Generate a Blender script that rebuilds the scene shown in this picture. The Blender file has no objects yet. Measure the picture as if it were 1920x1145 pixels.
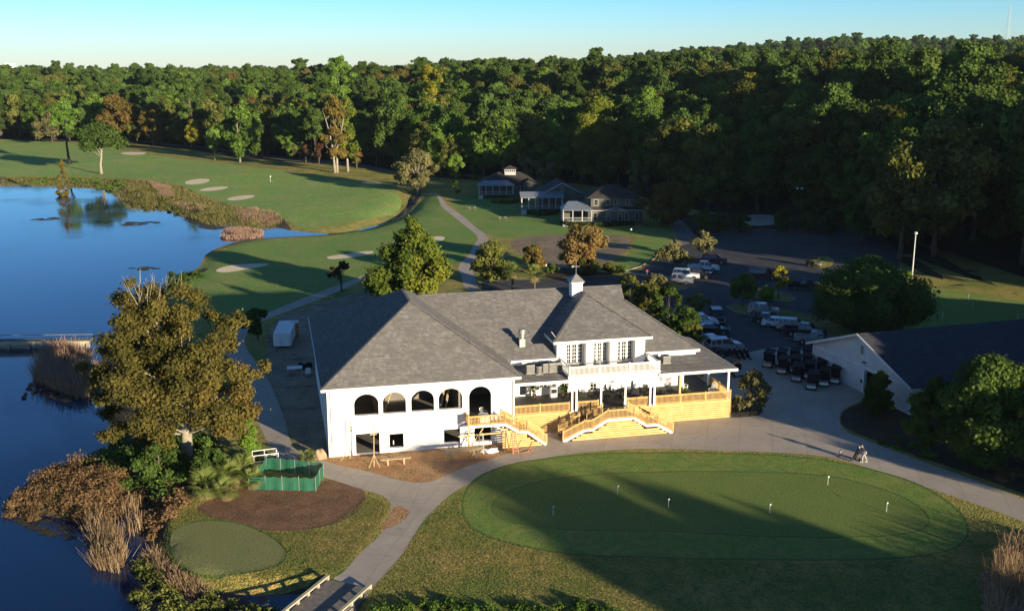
import bpy, bmesh, math, random
import numpy as np
from mathutils import Vector, Matrix
from mathutils.geometry import delaunay_2d_cdt, tessellate_polygon
R=math.radians
scene=bpy.context.scene
C=scene.collection
# ---------------------------------------------------------------- camera
CX,CY,F,H=960.0,572.5,1950.0,36.0
PITCH=math.atan((CY-125.0)/F)
cam=bpy.data.cameras.new('camera'); camo=bpy.data.objects.new('camera',cam); C.objects.link(camo)
camo.location=(0,0,H); camo.rotation_euler=(R(90)-PITCH,0,0)
cam.sensor_width=36; cam.lens=36*F/1920; cam.clip_end=8000; cam.clip_start=1
scene.camera=camo
# ---------------------------------------------------------------- world and sun
SUN_EL=R(9.6); SUN_D=Vector((.67,-.742,0)).normalized()
w=bpy.data.worlds.new('World'); scene.world=w; w.use_nodes=True
nt=w.node_tree; bg=nt.nodes['Background']
sky=nt.nodes.new('ShaderNodeTexSky'); sky.sky_type='NISHITA'; sky.sun_disc=False
sky.sun_elevation=SUN_EL; sky.sun_rotation=math.atan2(SUN_D.x,SUN_D.y)
sky.altitude=100; sky.air_density=1.0; sky.dust_density=.2; sky.ozone_density=4.0
tm=nt.nodes.new('ShaderNodeMix'); tm.data_type='RGBA'; tm.blend_type='MULTIPLY'; tm.inputs[0].default_value=1; 
_tc=nt.nodes.new('ShaderNodeTexCoord'); _sx=nt.nodes.new('ShaderNodeSeparateXYZ'); nt.links.new(_tc.outputs['Generated'],_sx.inputs[0])
_cr=nt.nodes.new('ShaderNodeValToRGB'); _e=_cr.color_ramp.elements
_e[0].position=0; _e[0].color=(1.28,1.36,1.62,1); _e[1].position=.5; _e[1].color=(.54,.64,.76,1)
_x=_e.new(.065); _x.color=(.74,1.14,1.48,1); _x=_e.new(.2); _x.color=(.52,.76,1.05,1)
nt.links.new(_sx.outputs[2],_cr.inputs[0]); nt.links.new(_cr.outputs[0],tm.inputs[7])
nt.links.new(sky.outputs[0],tm.inputs[6]); nt.links.new(tm.outputs[2],bg.inputs[0]); bg.inputs[1].default_value=.082
sd=bpy.data.lights.new('sun','SUN'); sd.energy=5.0; sd.angle=R(.6); sd.color=(1,.84,.60)
so=bpy.data.objects.new('sun',sd); C.objects.link(so)
dv=Vector((SUN_D.x*math.cos(SUN_EL),SUN_D.y*math.cos(SUN_EL),math.sin(SUN_EL)))
so.rotation_euler=dv.to_track_quat('Z','Y').to_euler(); so.location=(60,-60,60)
scene.view_settings.view_transform='Standard'; scene.view_settings.look='None'
scene.view_settings.exposure=1.15; scene.view_settings.gamma=1
# ---------------------------------------------------------------- pixel <-> world
SP,CP=math.sin(PITCH),math.cos(PITCH)
def W(px,py,z=0.0):
    v=py-CY; t=(z-H)/-(F*SP+v*CP)
    return Vector(((px-CX)*t,(F*CP-v*SP)*t,z))
def PXY(X,Y,Z):
    d=Y*CP-(Z-H)*SP; up=Y*SP+(Z-H)*CP
    return CX+F*X/d, CY-F*up/d, d
def height_to(p,py):
    lo,hi=0,120
    for i in range(40):
        m=(lo+hi)/2
        if PXY(p[0],p[1],p[2]+m)[1]>py: lo=m
        else: hi=m
    return m
# ---------------------------------------------------------------- materials
MATS={}
def new_mat(name):
    m=bpy.data.materials.new(name); m.use_nodes=True; MATS[name]=m
    return m,m.node_tree,m.node_tree.nodes['Principled BSDF']
def col(c): return (c[0],c[1],c[2],1)
def noise_mix(nt,c1,c2,scale,detail=5,lo=.35,hi=.65,vec=None,rough=.6):
    n=nt.nodes.new('ShaderNodeTexNoise'); n.inputs['Scale'].default_value=scale; n.inputs['Detail'].default_value=detail
    n.inputs['Roughness'].default_value=rough
    if vec: nt.links.new(vec,n.inputs['Vector'])
    r=nt.nodes.new('ShaderNodeMapRange'); r.inputs[1].default_value=lo; r.inputs[2].default_value=hi
    nt.links.new(n.outputs[0],r.inputs[0])
    m=nt.nodes.new('ShaderNodeMix'); m.data_type='RGBA'
    nt.links.new(r.outputs[0],m.inputs[0])
    for i,c in ((6,c1),(7,c2)):
        if hasattr(c,'links') or isinstance(c,bpy.types.NodeSocket): nt.links.new(c,m.inputs[i])
        else: m.inputs[i].default_value=col(c)
    return m.outputs[2]
def flat(name,c,rough=.7,c2=None,scale=3,bump=0,bscale=20,metal=0,spec=.5):
    m,nt,p=new_mat(name)
    tc=nt.nodes.new('ShaderNodeTexCoord').outputs['Object']
    if c2 is None: c2=tuple(x*.82 for x in c)
    nt.links.new(noise_mix(nt,c,c2,scale,vec=tc),p.inputs['Base Color'])
    p.inputs['Roughness'].default_value=rough; p.inputs['Metallic'].default_value=metal
    p.inputs['Specular IOR Level'].default_value=spec
    if bump: add_bump(nt,p,tc,bscale,bump)
    return m
def add_bump(nt,p,vec,scale,strength,dist=.1,detail=6):
    n=nt.nodes.new('ShaderNodeTexNoise'); n.inputs['Scale'].default_value=scale; n.inputs['Detail'].default_value=detail
    if vec: nt.links.new(vec,n.inputs['Vector'])
    b=nt.nodes.new('ShaderNodeBump'); b.inputs['Strength'].default_value=strength; b.inputs['Distance'].default_value=dist
    nt.links.new(n.outputs[0],b.inputs['Height']); nt.links.new(b.outputs[0],p.inputs['Normal'])
def ground_mat(name,a,b,c=None,s1=.06,s2=1.2,rough=.95,bump=.5,bscale=4,bdist=.15,fine=None):
    m,nt,p=new_mat(name)
    tc=nt.nodes.new('ShaderNodeTexCoord').outputs['Object']
    base=noise_mix(nt,a,b,s1,detail=8,lo=.38,hi=.62,vec=tc,rough=.65)
    if c is not None: base=noise_mix(nt,base,c,s2,detail=6,lo=.45,hi=.75,vec=tc)
    if fine: 
        n=nt.nodes.new('ShaderNodeTexNoise'); n.inputs['Scale'].default_value=fine; n.inputs['Detail'].default_value=4
        nt.links.new(tc,n.inputs['Vector'])
        r=nt.nodes.new('ShaderNodeMapRange'); r.inputs[1].default_value=.3; r.inputs[2].default_value=.7; r.inputs[3].default_value=.68; r.inputs[4].default_value=1.32
        nt.links.new(n.outputs[0],r.inputs[0])
        v=nt.nodes.new('ShaderNodeVectorMath'); v.operation='SCALE'; nt.links.new(base,v.inputs[0]); nt.links.new(r.outputs[0],v.inputs['Scale']); base=v.outputs[0]
    nt.links.new(base,p.inputs['Base Color']); p.inputs['Roughness'].default_value=rough
    p.inputs['Specular IOR Level'].default_value=.2
    add_bump(nt,p,tc,bscale,bump,bdist,8)
    return m
G={}
G['rough']=ground_mat('rough_grass',(.17,.21,.043),(.42,.30,.09),(.11,.16,.032),s1=.13,s2=.9,fine=3.5,bscale=5,bump=1,bdist=.35)
G['fairway']=ground_mat('fairway_grass',(.175,.31,.065),(.22,.33,.075),(.32,.32,.10),s1=.03,s2=.1,fine=2,bscale=5,bump=1,bdist=.28)
G['near_fairway']=ground_mat('near_fairway_grass',(.13,.24,.05),(.165,.26,.055),(.25,.25,.07),s1=.05,s2=.15,fine=3,bscale=6,bump=1,bdist=.24)
G['green']=ground_mat('putting_green_grass',(.13,.19,.04),(.15,.20,.044),None,s1=.3,fine=6,bscale=14,bump=1,bdist=.08)
G['collar']=ground_mat('green_collar_grass',(.13,.22,.042),(.165,.235,.048),(.22,.22,.06),s1=.25,s2=.5,fine=5,bscale=10,bump=1,bdist=.15)
G['lip']=ground_mat('mown_edge_grass',(.085,.14,.032),(.10,.15,.036),None,s1=.5,fine=5,bump=.8)
G['tee']=ground_mat('tee_grass',(.18,.19,.07),(.20,.205,.078),None,s1=.5,fine=7,bscale=12,bump=1,bdist=.09)
G['mulch']=ground_mat('mulch',(.16,.09,.05),(.25,.145,.08),(.06,.035,.02),s1=.6,s2=4,fine=9,bump=1,bscale=9,bdist=.15)
G['dirt']=ground_mat('red_dirt',(.40,.20,.10),(.44,.27,.13),(.2,.15,.06),s1=.35,s2=.8,fine=5,bump=.8,bscale=5,bdist=.12)
G['sandlot']=ground_mat('gravel_yard',(.26,.19,.13),(.36,.28,.20),(.07,.06,.035),s1=.25,s2=.5,fine=4,bump=.8,bscale=3,bdist=.2)
G['lot_dirt']=ground_mat('bare_soil',(.22,.155,.10),(.30,.22,.15),(.10,.13,.045),s1=.12,s2=.3,fine=2,bump=.6,bscale=2,bdist=.2)
G['marsh']=ground_mat('marsh_ground',(.07,.055,.03),(.12,.08,.04),(.05,.07,.02),s1=.3,s2=.8,fine=3,bump=1,bscale=2,bdist=.4)
G['algae']=ground_mat('floating_weed',(.05,.05,.035),(.09,.075,.05),None,s1=.8,fine=3,bump=.6)
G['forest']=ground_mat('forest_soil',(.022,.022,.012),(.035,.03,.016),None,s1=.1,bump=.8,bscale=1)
G['bed']=ground_mat('planting_bed_soil',(.05,.032,.02),(.08,.05,.03),(.05,.06,.02),s1=.4,s2=.9,fine=5,bump=.9)
G['sand']=ground_mat('bunker_sand',(.70,.57,.38),(.78,.65,.45),None,s1=.5,bump=1,bscale=5,bdist=.2)
G['asphalt']=ground_mat('asphalt',(.060,.060,.062),(.082,.08,.08),(.045,.045,.046),s1=.12,s2=.6,fine=5,bump=.2,bscale=12,bdist=.03,rough=.8)
G['road']=ground_mat('old_road',(.15,.14,.13),(.20,.18,.16),None,s1=.1,fine=2,bump=.2,bdist=.03)
def rings(m):
    nt=m.node_tree; p=nt.nodes['Principled BSDF']; l=p.inputs['Base Color'].links[0]; src=l.from_socket
    tc=nt.nodes.new('ShaderNodeTexCoord').outputs['Object']
    vo=nt.nodes.new('ShaderNodeTexVoronoi'); vo.inputs['Scale'].default_value=.24; vo.inputs['Randomness'].default_value=.55; nt.links.new(tc,vo.inputs['Vector'])
    mu=nt.nodes.new('ShaderNodeMath'); mu.operation='MULTIPLY'; mu.inputs[1].default_value=26; nt.links.new(vo.outputs['Distance'],mu.inputs[0])
    si=nt.nodes.new('ShaderNodeMath'); si.operation='SINE'; nt.links.new(mu.outputs[0],si.inputs[0])
    mr=nt.nodes.new('ShaderNodeMapRange'); mr.inputs[1].default_value=-1; mr.inputs[3].default_value=.91; mr.inputs[4].default_value=1.06; nt.links.new(si.outputs[0],mr.inputs[0])
    v=nt.nodes.new('ShaderNodeVectorMath'); v.operation='SCALE'; nt.links.new(src,v.inputs[0]); nt.links.new(mr.outputs[0],v.inputs['Scale']); nt.links.new(v.outputs[0],p.inputs['Base Color'])
rings(G['collar'])
def concrete(name,a,b):
    m,nt,p=new_mat(name); tc=nt.nodes.new('ShaderNodeTexCoord').outputs['Object']
    base=noise_mix(nt,a,b,.35,detail=9,lo=.35,hi=.65,vec=tc,rough=.7)
    base=noise_mix(nt,base,tuple(x*.7 for x in a),1.6,detail=8,lo=.58,hi=.8,vec=tc)
    # expansion joints
    mp=nt.nodes.new('ShaderNodeMapping'); mp.inputs['Rotation'].default_value=(0,0,R(13)); nt.links.new(tc,mp.inputs[0])
    br=nt.nodes.new('ShaderNodeTexBrick'); br.offset=0; br.inputs['Scale'].default_value=1; br.inputs['Brick Width'].default_value=3.2; br.inputs['Row Height'].default_value=3.6
    br.inputs['Mortar Size'].default_value=.035; br.inputs['Mortar Smooth'].default_value=.3; br.inputs['Bias'].default_value=0
    br.inputs['Color1'].default_value=(1,1,1,1); br.inputs['Color2'].default_value=(.9,.9,.9,1); br.inputs['Mortar'].default_value=(.74,.72,.7,1)
    nt.links.new(mp.outputs[0],br.inputs['Vector'])
    mu=nt.nodes.new('ShaderNodeMix'); mu.data_type='RGBA'; mu.blend_type='MULTIPLY'; mu.inputs[0].default_value=1
    nt.links.new(base,mu.inputs[6]); nt.links.new(br.outputs[0],mu.inputs[7]); vo=nt.nodes.new('ShaderNodeTexVoronoi'); vo.feature='DISTANCE_TO_EDGE'; vo.inputs['Scale'].default_value=.17
    nn=nt.nodes.new('ShaderNodeTexNoise'); nn.inputs['Scale'].default_value=.8; nn.inputs['Detail'].default_value=5; nt.links.new(tc,nn.inputs['Vector'])
    va=nt.nodes.new('ShaderNodeMix'); va.data_type='RGBA'; va.inputs[0].default_value=.25; nt.links.new(tc,va.inputs[6]); nt.links.new(nn.outputs['Color'],va.inputs[7]); nt.links.new(va.outputs[2],vo.inputs['Vector'])
    vr=nt.nodes.new('ShaderNodeMapRange'); vr.inputs[1].default_value=.0; vr.inputs[2].default_value=.007; vr.inputs[3].default_value=.8; vr.inputs[4].default_value=1; nt.links.new(vo.outputs[0],vr.inputs[0])
    vs_=nt.nodes.new('ShaderNodeVectorMath'); vs_.operation='SCALE'; nt.links.new(mu.outputs[2],vs_.inputs[0]); nt.links.new(vr.outputs[0],vs_.inputs['Scale']); nt.links.new(vs_.outputs[0],p.inputs['Base Color'])
    p.inputs['Roughness'].default_value=.85; add_bump(nt,p,tc,15,.2,.03)
    return m
G['concrete']=concrete('path_concrete',(.37,.315,.25),(.44,.38,.305))
def water_mat():
    m,nt,p=new_mat('lake_water')
    tc=nt.nodes.new('ShaderNodeTexCoord').outputs['Object']
    p.inputs['Base Color'].default_value=(.004,.018,.06,1)
    wn=nt.nodes.new('ShaderNodeTexNoise'); wn.inputs['Scale'].default_value=.05; wn.inputs['Detail'].default_value=5; nt.links.new(tc,wn.inputs['Vector'])
    wr=nt.nodes.new('ShaderNodeMapRange'); wr.inputs[1].default_value=.45; wr.inputs[2].default_value=.65; wr.inputs[3].default_value=.02; wr.inputs[4].default_value=.13; nt.links.new(wn.outputs[0],wr.inputs[0]); nt.links.new(wr.outputs[0],p.inputs['Roughness'])
    p.inputs['IOR'].default_value=1.36; p.inputs['Specular IOR Level'].default_value=.6; p.inputs['Specular Tint'].default_value=(.62,.86,1,1)
    n=nt.nodes.new('ShaderNodeTexNoise'); n.inputs['Scale'].default_value=1.1; n.inputs['Detail'].default_value=4
    mp=nt.nodes.new('ShaderNodeMapping'); mp.inputs['Scale'].default_value=(1,.5,1); nt.links.new(tc,mp.inputs[0]); nt.links.new(mp.outputs[0],n.inputs['Vector'])
    b=nt.nodes.new('ShaderNodeBump'); b.inputs['Strength'].default_value=.10; b.inputs['Distance'].default_value=.12
    nt.links.new(n.outputs[0],b.inputs['Height']); nt.links.new(b.outputs[0],p.inputs['Normal'])
    return m
G['water']=water_mat()
def shingle(name,a,b,c):
    m,nt,p=new_mat(name); tc=nt.nodes.new('ShaderNodeTexCoord').outputs['Object']
    sx=nt.nodes.new('ShaderNodeSeparateXYZ'); nt.links.new(tc,sx.inputs[0])
    ad=nt.nodes.new('ShaderNodeMath'); ad.operation='ADD'; nt.links.new(sx.outputs[0],ad.inputs[0]); nt.links.new(sx.outputs[1],ad.inputs[1])
    cb=nt.nodes.new('ShaderNodeCombineXYZ'); nt.links.new(ad.outputs[0],cb.inputs[0]); nt.links.new(sx.outputs[2],cb.inputs[1])
    br=nt.nodes.new('ShaderNodeTexBrick'); br.offset=.37; br.inputs['Scale'].default_value=1; br.inputs['Brick Width'].default_value=.62; br.inputs['Row Height'].default_value=.15
    br.inputs['Mortar Size'].default_value=.012; br.inputs['Color1'].default_value=col(a); br.inputs['Color2'].default_value=col(b); br.inputs['Mortar'].default_value=col(tuple(x*.6 for x in a))
    nt.links.new(cb.outputs[0],br.inputs['Vector'])
    o=noise_mix(nt,br.outputs[0],c,2.6,detail=5,lo=.42,hi=.72,vec=tc)
    o=noise_mix(nt,o,tuple(x*.78 for x in a),.5,detail=6,lo=.45,hi=.8,vec=tc)
    nt.links.new(o,p.inputs['Base Color']); p.inputs['Roughness'].default_value=.95; p.inputs['Specular IOR Level'].default_value=.25
    add_bump(nt,p,cb.outputs[0],7,.5,.05)
    return m
M={}
M['shingle']=shingle('grey_shingles',(.145,.137,.128),(.222,.21,.192),(.10,.098,.098))
M['shingle_blue']=shingle('dark_shingles',(.045,.048,.062),(.07,.072,.085),(.035,.036,.045))
M['shingle_brown']=shingle('brown_shingles',(.045,.038,.036),(.065,.055,.05),(.03,.026,.026))
M['white']=flat('white_paint',(.80,.79,.77),.6,(.74,.73,.70),scale=.8,bump=.15,bscale=6)
M['white_trim']=flat('white_trim',(.78,.77,.75),.5)
M['trim_shade']=flat('shaded_white_trim',(.42,.42,.40),.7)  # white trim of the cottages, with their shade put into the colour
M['offwhite']=flat('offwhite_siding',(.62,.62,.58),.7,scale=1)
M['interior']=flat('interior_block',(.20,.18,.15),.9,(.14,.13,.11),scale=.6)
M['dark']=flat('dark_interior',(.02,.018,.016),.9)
M['wood']=flat('new_pine',(.62,.40,.15),.7,(.52,.32,.11),scale=2.2,bump=.3,bscale=8)
M['skirt']=flat('pine_slats',(.64,.43,.17),.7,(.52,.33,.11),scale=1.6,bump=.3,bscale=8)
M['lumber']=flat('raw_lumber',(.50,.38,.22),.8,(.38,.28,.16),scale=4)
M['deckfloor']=flat('deck_boards',(.045,.055,.045),.75,(.07,.065,.05),scale=1.2)
M['balcfloor']=flat('weathered_deck',(.16,.12,.08),.85,(.10,.075,.055),scale=1.2)
M['grey_wood']=flat('grey_planks',(.20,.18,.155),.9,(.13,.115,.10),scale=2.5,bump=.4)
M['rail_pale']=flat('pale_weathered_wood',(.42,.39,.28),.9,(.33,.30,.2),scale=2)
M['glass']=flat('dark_glass',(.015,.018,.025),.08,spec=.8)
M['black']=flat('black_plastic',(.010,.010,.011),.75,spec=.25)
M['rubber']=flat('tyre_rubber',(.014,.014,.014),.9)
M['rim']=flat('alloy',(.42,.42,.43),.35,metal=.8)
M['metal']=flat('galvanised_steel',(.45,.45,.44),.4,metal=.6)
M['steelgrey']=flat('grey_steel',(.24,.235,.22),.5,metal=.3)
M['brown']=flat('reddish_brown_vinyl',(.15,.05,.035),.6)
M['orange']=flat('orange_fibreglass',(.52,.16,.05),.6)
M['orange_wood']=flat('orange_plywood',(.42,.16,.07),.8)
M['green_net']=None
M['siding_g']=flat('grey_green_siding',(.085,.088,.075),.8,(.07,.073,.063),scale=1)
M['siding_m']=flat('pale_grey_siding',(.60,.62,.62),.75,scale=.7)
M['metal_roof']=flat('pale_metal_roof',(.22,.25,.28),.5,metal=.2,scale=1)
M['hedge']=None
M['lamp']=flat('lamp_glass',(.75,.75,.72),.3)
M['red']=flat('red_sign',(.45,.03,.02),.5)
M['rock']=flat('sandstone',(.40,.30,.19),.9,(.28,.2,.12),scale=2,bump=.8,bscale=3)
M['navy']=flat('navy_fabric',(.012,.014,.022),.9)
M['stone_fabric']=flat('pale_fabric',(.38,.36,.33),.9)
M['skin']=flat('skin',(.42,.24,.16),.6)
M['hair']=flat('dark_hair',(.02,.014,.01),.9)
M['bark']=flat('bark',(.12,.095,.07),.95,(.07,.055,.04),scale=3,bump=.8,bscale=6)
M['bark_pale']=flat('pale_bark',(.34,.30,.23),.95,(.22,.19,.14),scale=2,bump=.6,bscale=6)
M['bark_dark']=flat('dark_bark',(.03,.026,.022),.95,scale=3)
M['paint_line']=flat('road_paint',(.42,.40,.34),.8,(.25,.24,.2),scale=3)
M['kerb']=flat('kerb_concrete',(.30,.28,.24),.9)
def net():
    m,nt,p=new_mat('green_mesh_fabric'); tc=nt.nodes.new('ShaderNodeTexCoord').outputs['Object']
    nt.links.new(noise_mix(nt,(.012,.095,.052),(.016,.125,.068),3,vec=tc),p.inputs['Base Color'])
    p.inputs['Alpha'].default_value=.9; p.inputs['Roughness'].default_value=.8
    return m
M['green_net']=net()
def bunting():
    m,nt,p=new_mat('coloured_cushions'); tc=nt.nodes.new('ShaderNodeTexCoord').outputs['Object']
    nt.links.new(noise_mix(nt,(.30,.12,.32),(.5,.3,.25),2.5,vec=tc),p.inputs['Base Color']); return m
M['purple']=bunting()
def leaf_mat(name,c1,c2,c3=None,trans=.28,rnd=.35):
    m=bpy.data.materials.new(name); m.use_nodes=True; nt=m.node_tree; nt.nodes.clear()
    out=nt.nodes.new('ShaderNodeOutputMaterial')
    at=nt.nodes.new('ShaderNodeAttribute'); at.attribute_name='tint'
    cr=nt.nodes.new('ShaderNodeValToRGB'); e=cr.color_ramp.elements
    e[0].position=0; e[0].color=col(c1); e[1].position=1; e[1].color=col(c2)
    if c3: x=cr.color_ramp.elements.new(.75); x.color=col(c2); e=cr.color_ramp.elements; e[len(e)-1].color=col(c3)
    nt.links.new(at.outputs['Fac'],cr.inputs[0])
    oi=nt.nodes.new('ShaderNodeObjectInfo')
    mr=nt.nodes.new('ShaderNodeMapRange'); mr.inputs[3].default_value=1-rnd; mr.inputs[4].default_value=1+rnd; nt.links.new(oi.outputs['Random'],mr.inputs[0])
    sc=nt.nodes.new('ShaderNodeVectorMath'); sc.operation='SCALE'; nt.links.new(cr.outputs[0],sc.inputs[0]); nt.links.new(mr.outputs[0],sc.inputs['Scale'])
    d=nt.nodes.new('ShaderNodeBsdfDiffuse'); t=nt.nodes.new('ShaderNodeBsdfTranslucent'); mx=nt.nodes.new('ShaderNodeMixShader'); mx.inputs[0].default_value=trans
    nt.links.new(sc.outputs[0],d.inputs[0]); nt.links.new(sc.outputs[0],t.inputs[0]); nt.links.new(d.outputs[0],mx.inputs[1]); nt.links.new(t.outputs[0],mx.inputs[2])
    nt.links.new(mx.outputs[0],out.inputs[0])
    MATS[name]=m
    return m
LF={
 'turf':leaf_mat('rough_turf',(.13,.17,.04),(.26,.23,.07)),
 'dark':leaf_mat('leaves_dark_green',(.038,.068,.016),(.10,.158,.035)),
 'olive':leaf_mat('leaves_olive',(.064,.078,.018),(.17,.18,.044)),
 'mid':leaf_mat('leaves_mid_green',(.055,.105,.018),(.145,.235,.042)),
 'bright':leaf_mat('leaves_bright_green',(.09,.16,.022),(.19,.29,.045),rnd=.15),
 'yellow':leaf_mat('leaves_yellow_green',(.14,.15,.02),(.33,.30,.035),rnd=.15),
 'orange':leaf_mat('leaves_turning_orange',(.09,.085,.024),(.19,.135,.036),(.21,.105,.035),rnd=.2),
 'oak':leaf_mat('leaves_live_oak',(.052,.055,.016),(.15,.125,.034),(.17,.095,.03),rnd=.05),
 'gum':leaf_mat('leaves_sweetgum',(.05,.09,.016),(.17,.20,.03),(.26,.22,.03),rnd=.05),
 'grape':leaf_mat('leaves_crape_myrtle',(.12,.10,.035),(.28,.19,.07),(.26,.13,.05),rnd=.1),
 'greyolive':leaf_mat('leaves_grey_olive',(.10,.10,.045),(.22,.20,.08),rnd=.1),
 'red':leaf_mat('leaves_dark_red',(.06,.035,.02),(.12,.06,.035),rnd=.1),
 'palm':leaf_mat('palm_fronds',(.12,.17,.04),(.32,.36,.11),rnd=.15),
 'drypalm':leaf_mat('dry_fronds',(.2,.16,.08),(.34,.26,.13),rnd=.1),
 'reed':leaf_mat('reeds_tan',(.19,.13,.07),(.42,.30,.18),rnd=.1),
 'reedgreen':leaf_mat('reeds_green',(.08,.10,.025),(.26,.22,.09),rnd=.1),
 'brush':leaf_mat('brown_brush',(.10,.065,.03),(.27,.17,.085),rnd=.1),
 'pink':leaf_mat('dry_pink_grass',(.26,.17,.12),(.44,.29,.21),rnd=.1),
}
# ---------------------------------------------------------------- mesh helpers
def tag(o,label=None,cat=None,group=None,kind=None):
    if label: o['label']=label
    if cat: o['category']=cat
    if group: o['group']=group
    if kind: o['kind']=kind
    return o
def empty(name,loc,rz=0,label=None,cat=None,group=None,sc=1):
    o=bpy.data.objects.new(name,None); C.objects.link(o); o.location=loc; o.rotation_euler=(0,0,rz); o.empty_display_size=.3
    o.scale=(sc,sc,sc)
    return tag(o,label,cat,group)
def link(name,me,mat=None,parent=None):
    o=bpy.data.objects.new(name,me); C.objects.link(o)
    if mat is not None: me.materials.append(mat)
    if parent: o.parent=parent
    return o
class MB:
    def __init__(s): s.v=[]; s.f=[]
    def add(s,vs,fs):
        b=len(s.v); s.v+= [tuple(x) for x in vs]; s.f+=[tuple(b+i for i in f) for f in fs]; return s
    def box(s,x0,x1,y0,y1,z0,z1):
        return s.add([(x0,y0,z0),(x1,y0,z0),(x1,y1,z0),(x0,y1,z0),(x0,y0,z1),(x1,y0,z1),(x1,y1,z1),(x0,y1,z1)],
         [(0,3,2,1),(4,5,6,7),(0,1,5,4),(1,2,6,5),(2,3,7,6),(3,0,4,7)])
    def bar(s,a,b,w,h=None,up=Vector((0,0,1))):
        a=Vector(a); b=Vector(b); h=h or w; d=(b-a)
        if d.length<1e-6: return s
        d.normalize(); u=up if abs(d.dot(up))<.98 else Vector((1,0,0))
        x=d.cross(u).normalized(); y=x.cross(d)
        x=x*w/2; y=y*h/2
        return s.add([a-x-y,a+x-y,a+x+y,a-x+y,b-x-y,b+x-y,b+x+y,b-x+y],[(0,3,2,1),(4,5,6,7),(0,1,5,4),(1,2,6,5),(2,3,7,6),(3,0,4,7)])
    def tube(s,pts,rads,n=8,cap=True):
        pts=[Vector(p) for p in pts]; b=len(s.v); k=len(pts)
        for i,p in enumerate(pts):
            d=(pts[min(i+1,k-1)]-pts[max(i-1,0)]).normalized()
            u=Vector((0,0,1)) if abs(d.z)<.95 else Vector((1,0,0))
            x=d.cross(u).normalized(); y=x.cross(d)
            for j in range(n):
                a=2*math.pi*j/n; q=p+(x*math.cos(a)+y*math.sin(a))*rads[i]; s.v.append(tuple(q))
        for i in range(k-1):
            for j in range(n):
                s.f.append((b+i*n+j,b+i*n+(j+1)%n,b+(i+1)*n+(j+1)%n,b+(i+1)*n+j))
        if cap: s.f.append(tuple(b+j for j in reversed(range(n)))); s.f.append(tuple(b+(k-1)*n+j for j in range(n)))
        return s
    def cyl(s,x,y,z0,z1,r,r2=None,n=12): return s.tube([(x,y,z0),(x,y,z1)],[r,r if r2 is None else r2],n)
    def prism(s,poly,axis,a,b):
        # poly of 2-tuples, extruded along axis ('x': (y,z), 'y': (x,z), 'z': (x,y))
        def P(p,t): return {'x':(t,p[0],p[1]),'y':(p[0],t,p[1]),'z':(p[0],p[1],t)}[axis]
        n=len(poly); vs=[P(p,a) for p in poly]+[P(p,b) for p in poly]
        fs=[tuple(range(n)),tuple(reversed(range(n,2*n)))]+[(i,n+i,n+(i+1)%n,(i+1)%n) for i in range(n)]
        return s.add(vs,fs)
    def slab(s,poly,t):
        n=len(poly); vs=list(poly)+[(p[0],p[1],p[2]-t) for p in poly]
        return s.add(vs,[tuple(range(n)),tuple(reversed(range(n,2*n)))]+[(i,n+i,n+(i+1)%n,(i+1)%n) for i in range(n)])
    def mesh(s,name,bevel=0,smooth=False):
        me=bpy.data.meshes.new(name); me.from_pydata(s.v,[],s.f)
        bm=bmesh.new(); bm.from_mesh(me); bmesh.ops.recalc_face_normals(bm,faces=bm.faces)
        if bevel: bmesh.ops.bevel(bm,geom=bm.edges,offset=bevel,segments=2,affect='EDGES',clamp_overlap=True)
        bm.to_mesh(me); bm.free()
        if smooth:
            for p in me.polygons: p.use_smooth=True
        return me
    def build(s,name,mat,parent=None,bevel=0,smooth=False):
        return link(name,s.mesh(name,bevel,smooth),mat,parent)
def wall_holes(outline,holes,y0,y1,name,mat,parent,axis='y',fx=None):
    """flat wall in (a,z) with holes, extruded from y0 to y1"""
    loops=[outline]+holes
    pts=[p for l in loops for p in l]
    tri=tessellate_polygon([[Vector((p[0],p[1],0)) for p in l] for l in loops])
    def P(p,t): return (p[0],t,p[1]) if axis=='y' else (t,p[0],p[1])
    n=len(pts); vs=[P(p,y0) for p in pts]+[P(p,y1) for p in pts]
    fs=[tuple(t) for t in tri]+[tuple(n+i for i in reversed(t)) for t in tri]
    b=0
    for l in loops:
        k=len(l)
        for i in range(k): fs.append((b+i,b+(i+1)%k,n+b+(i+1)%k,n+b+i))
        b+=k
    m=MB().add(vs,fs); return m.build(name,mat,parent)
def np_quads(name,V,n,tint=None,mats=(),smooth=False,per=4):
    me=bpy.data.meshes.new(name); me.vertices.add(len(V)); me.vertices.foreach_set('co',np.asarray(V,dtype=np.float32).ravel())
    me.loops.add(n*per); me.loops.foreach_set('vertex_index',np.arange(n*per,dtype=np.int32))
    me.polygons.add(n); me.polygons.foreach_set('loop_start',np.arange(0,n*per,per,dtype=np.int32)); 
    me.update(calc_edges=True)
    if tint is not None:
        a=me.attributes.new('tint','FLOAT','FACE'); a.data.foreach_set('value',np.asarray(tint,dtype=np.float32))
    for m in mats: me.materials.append(m)
    return me
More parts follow.
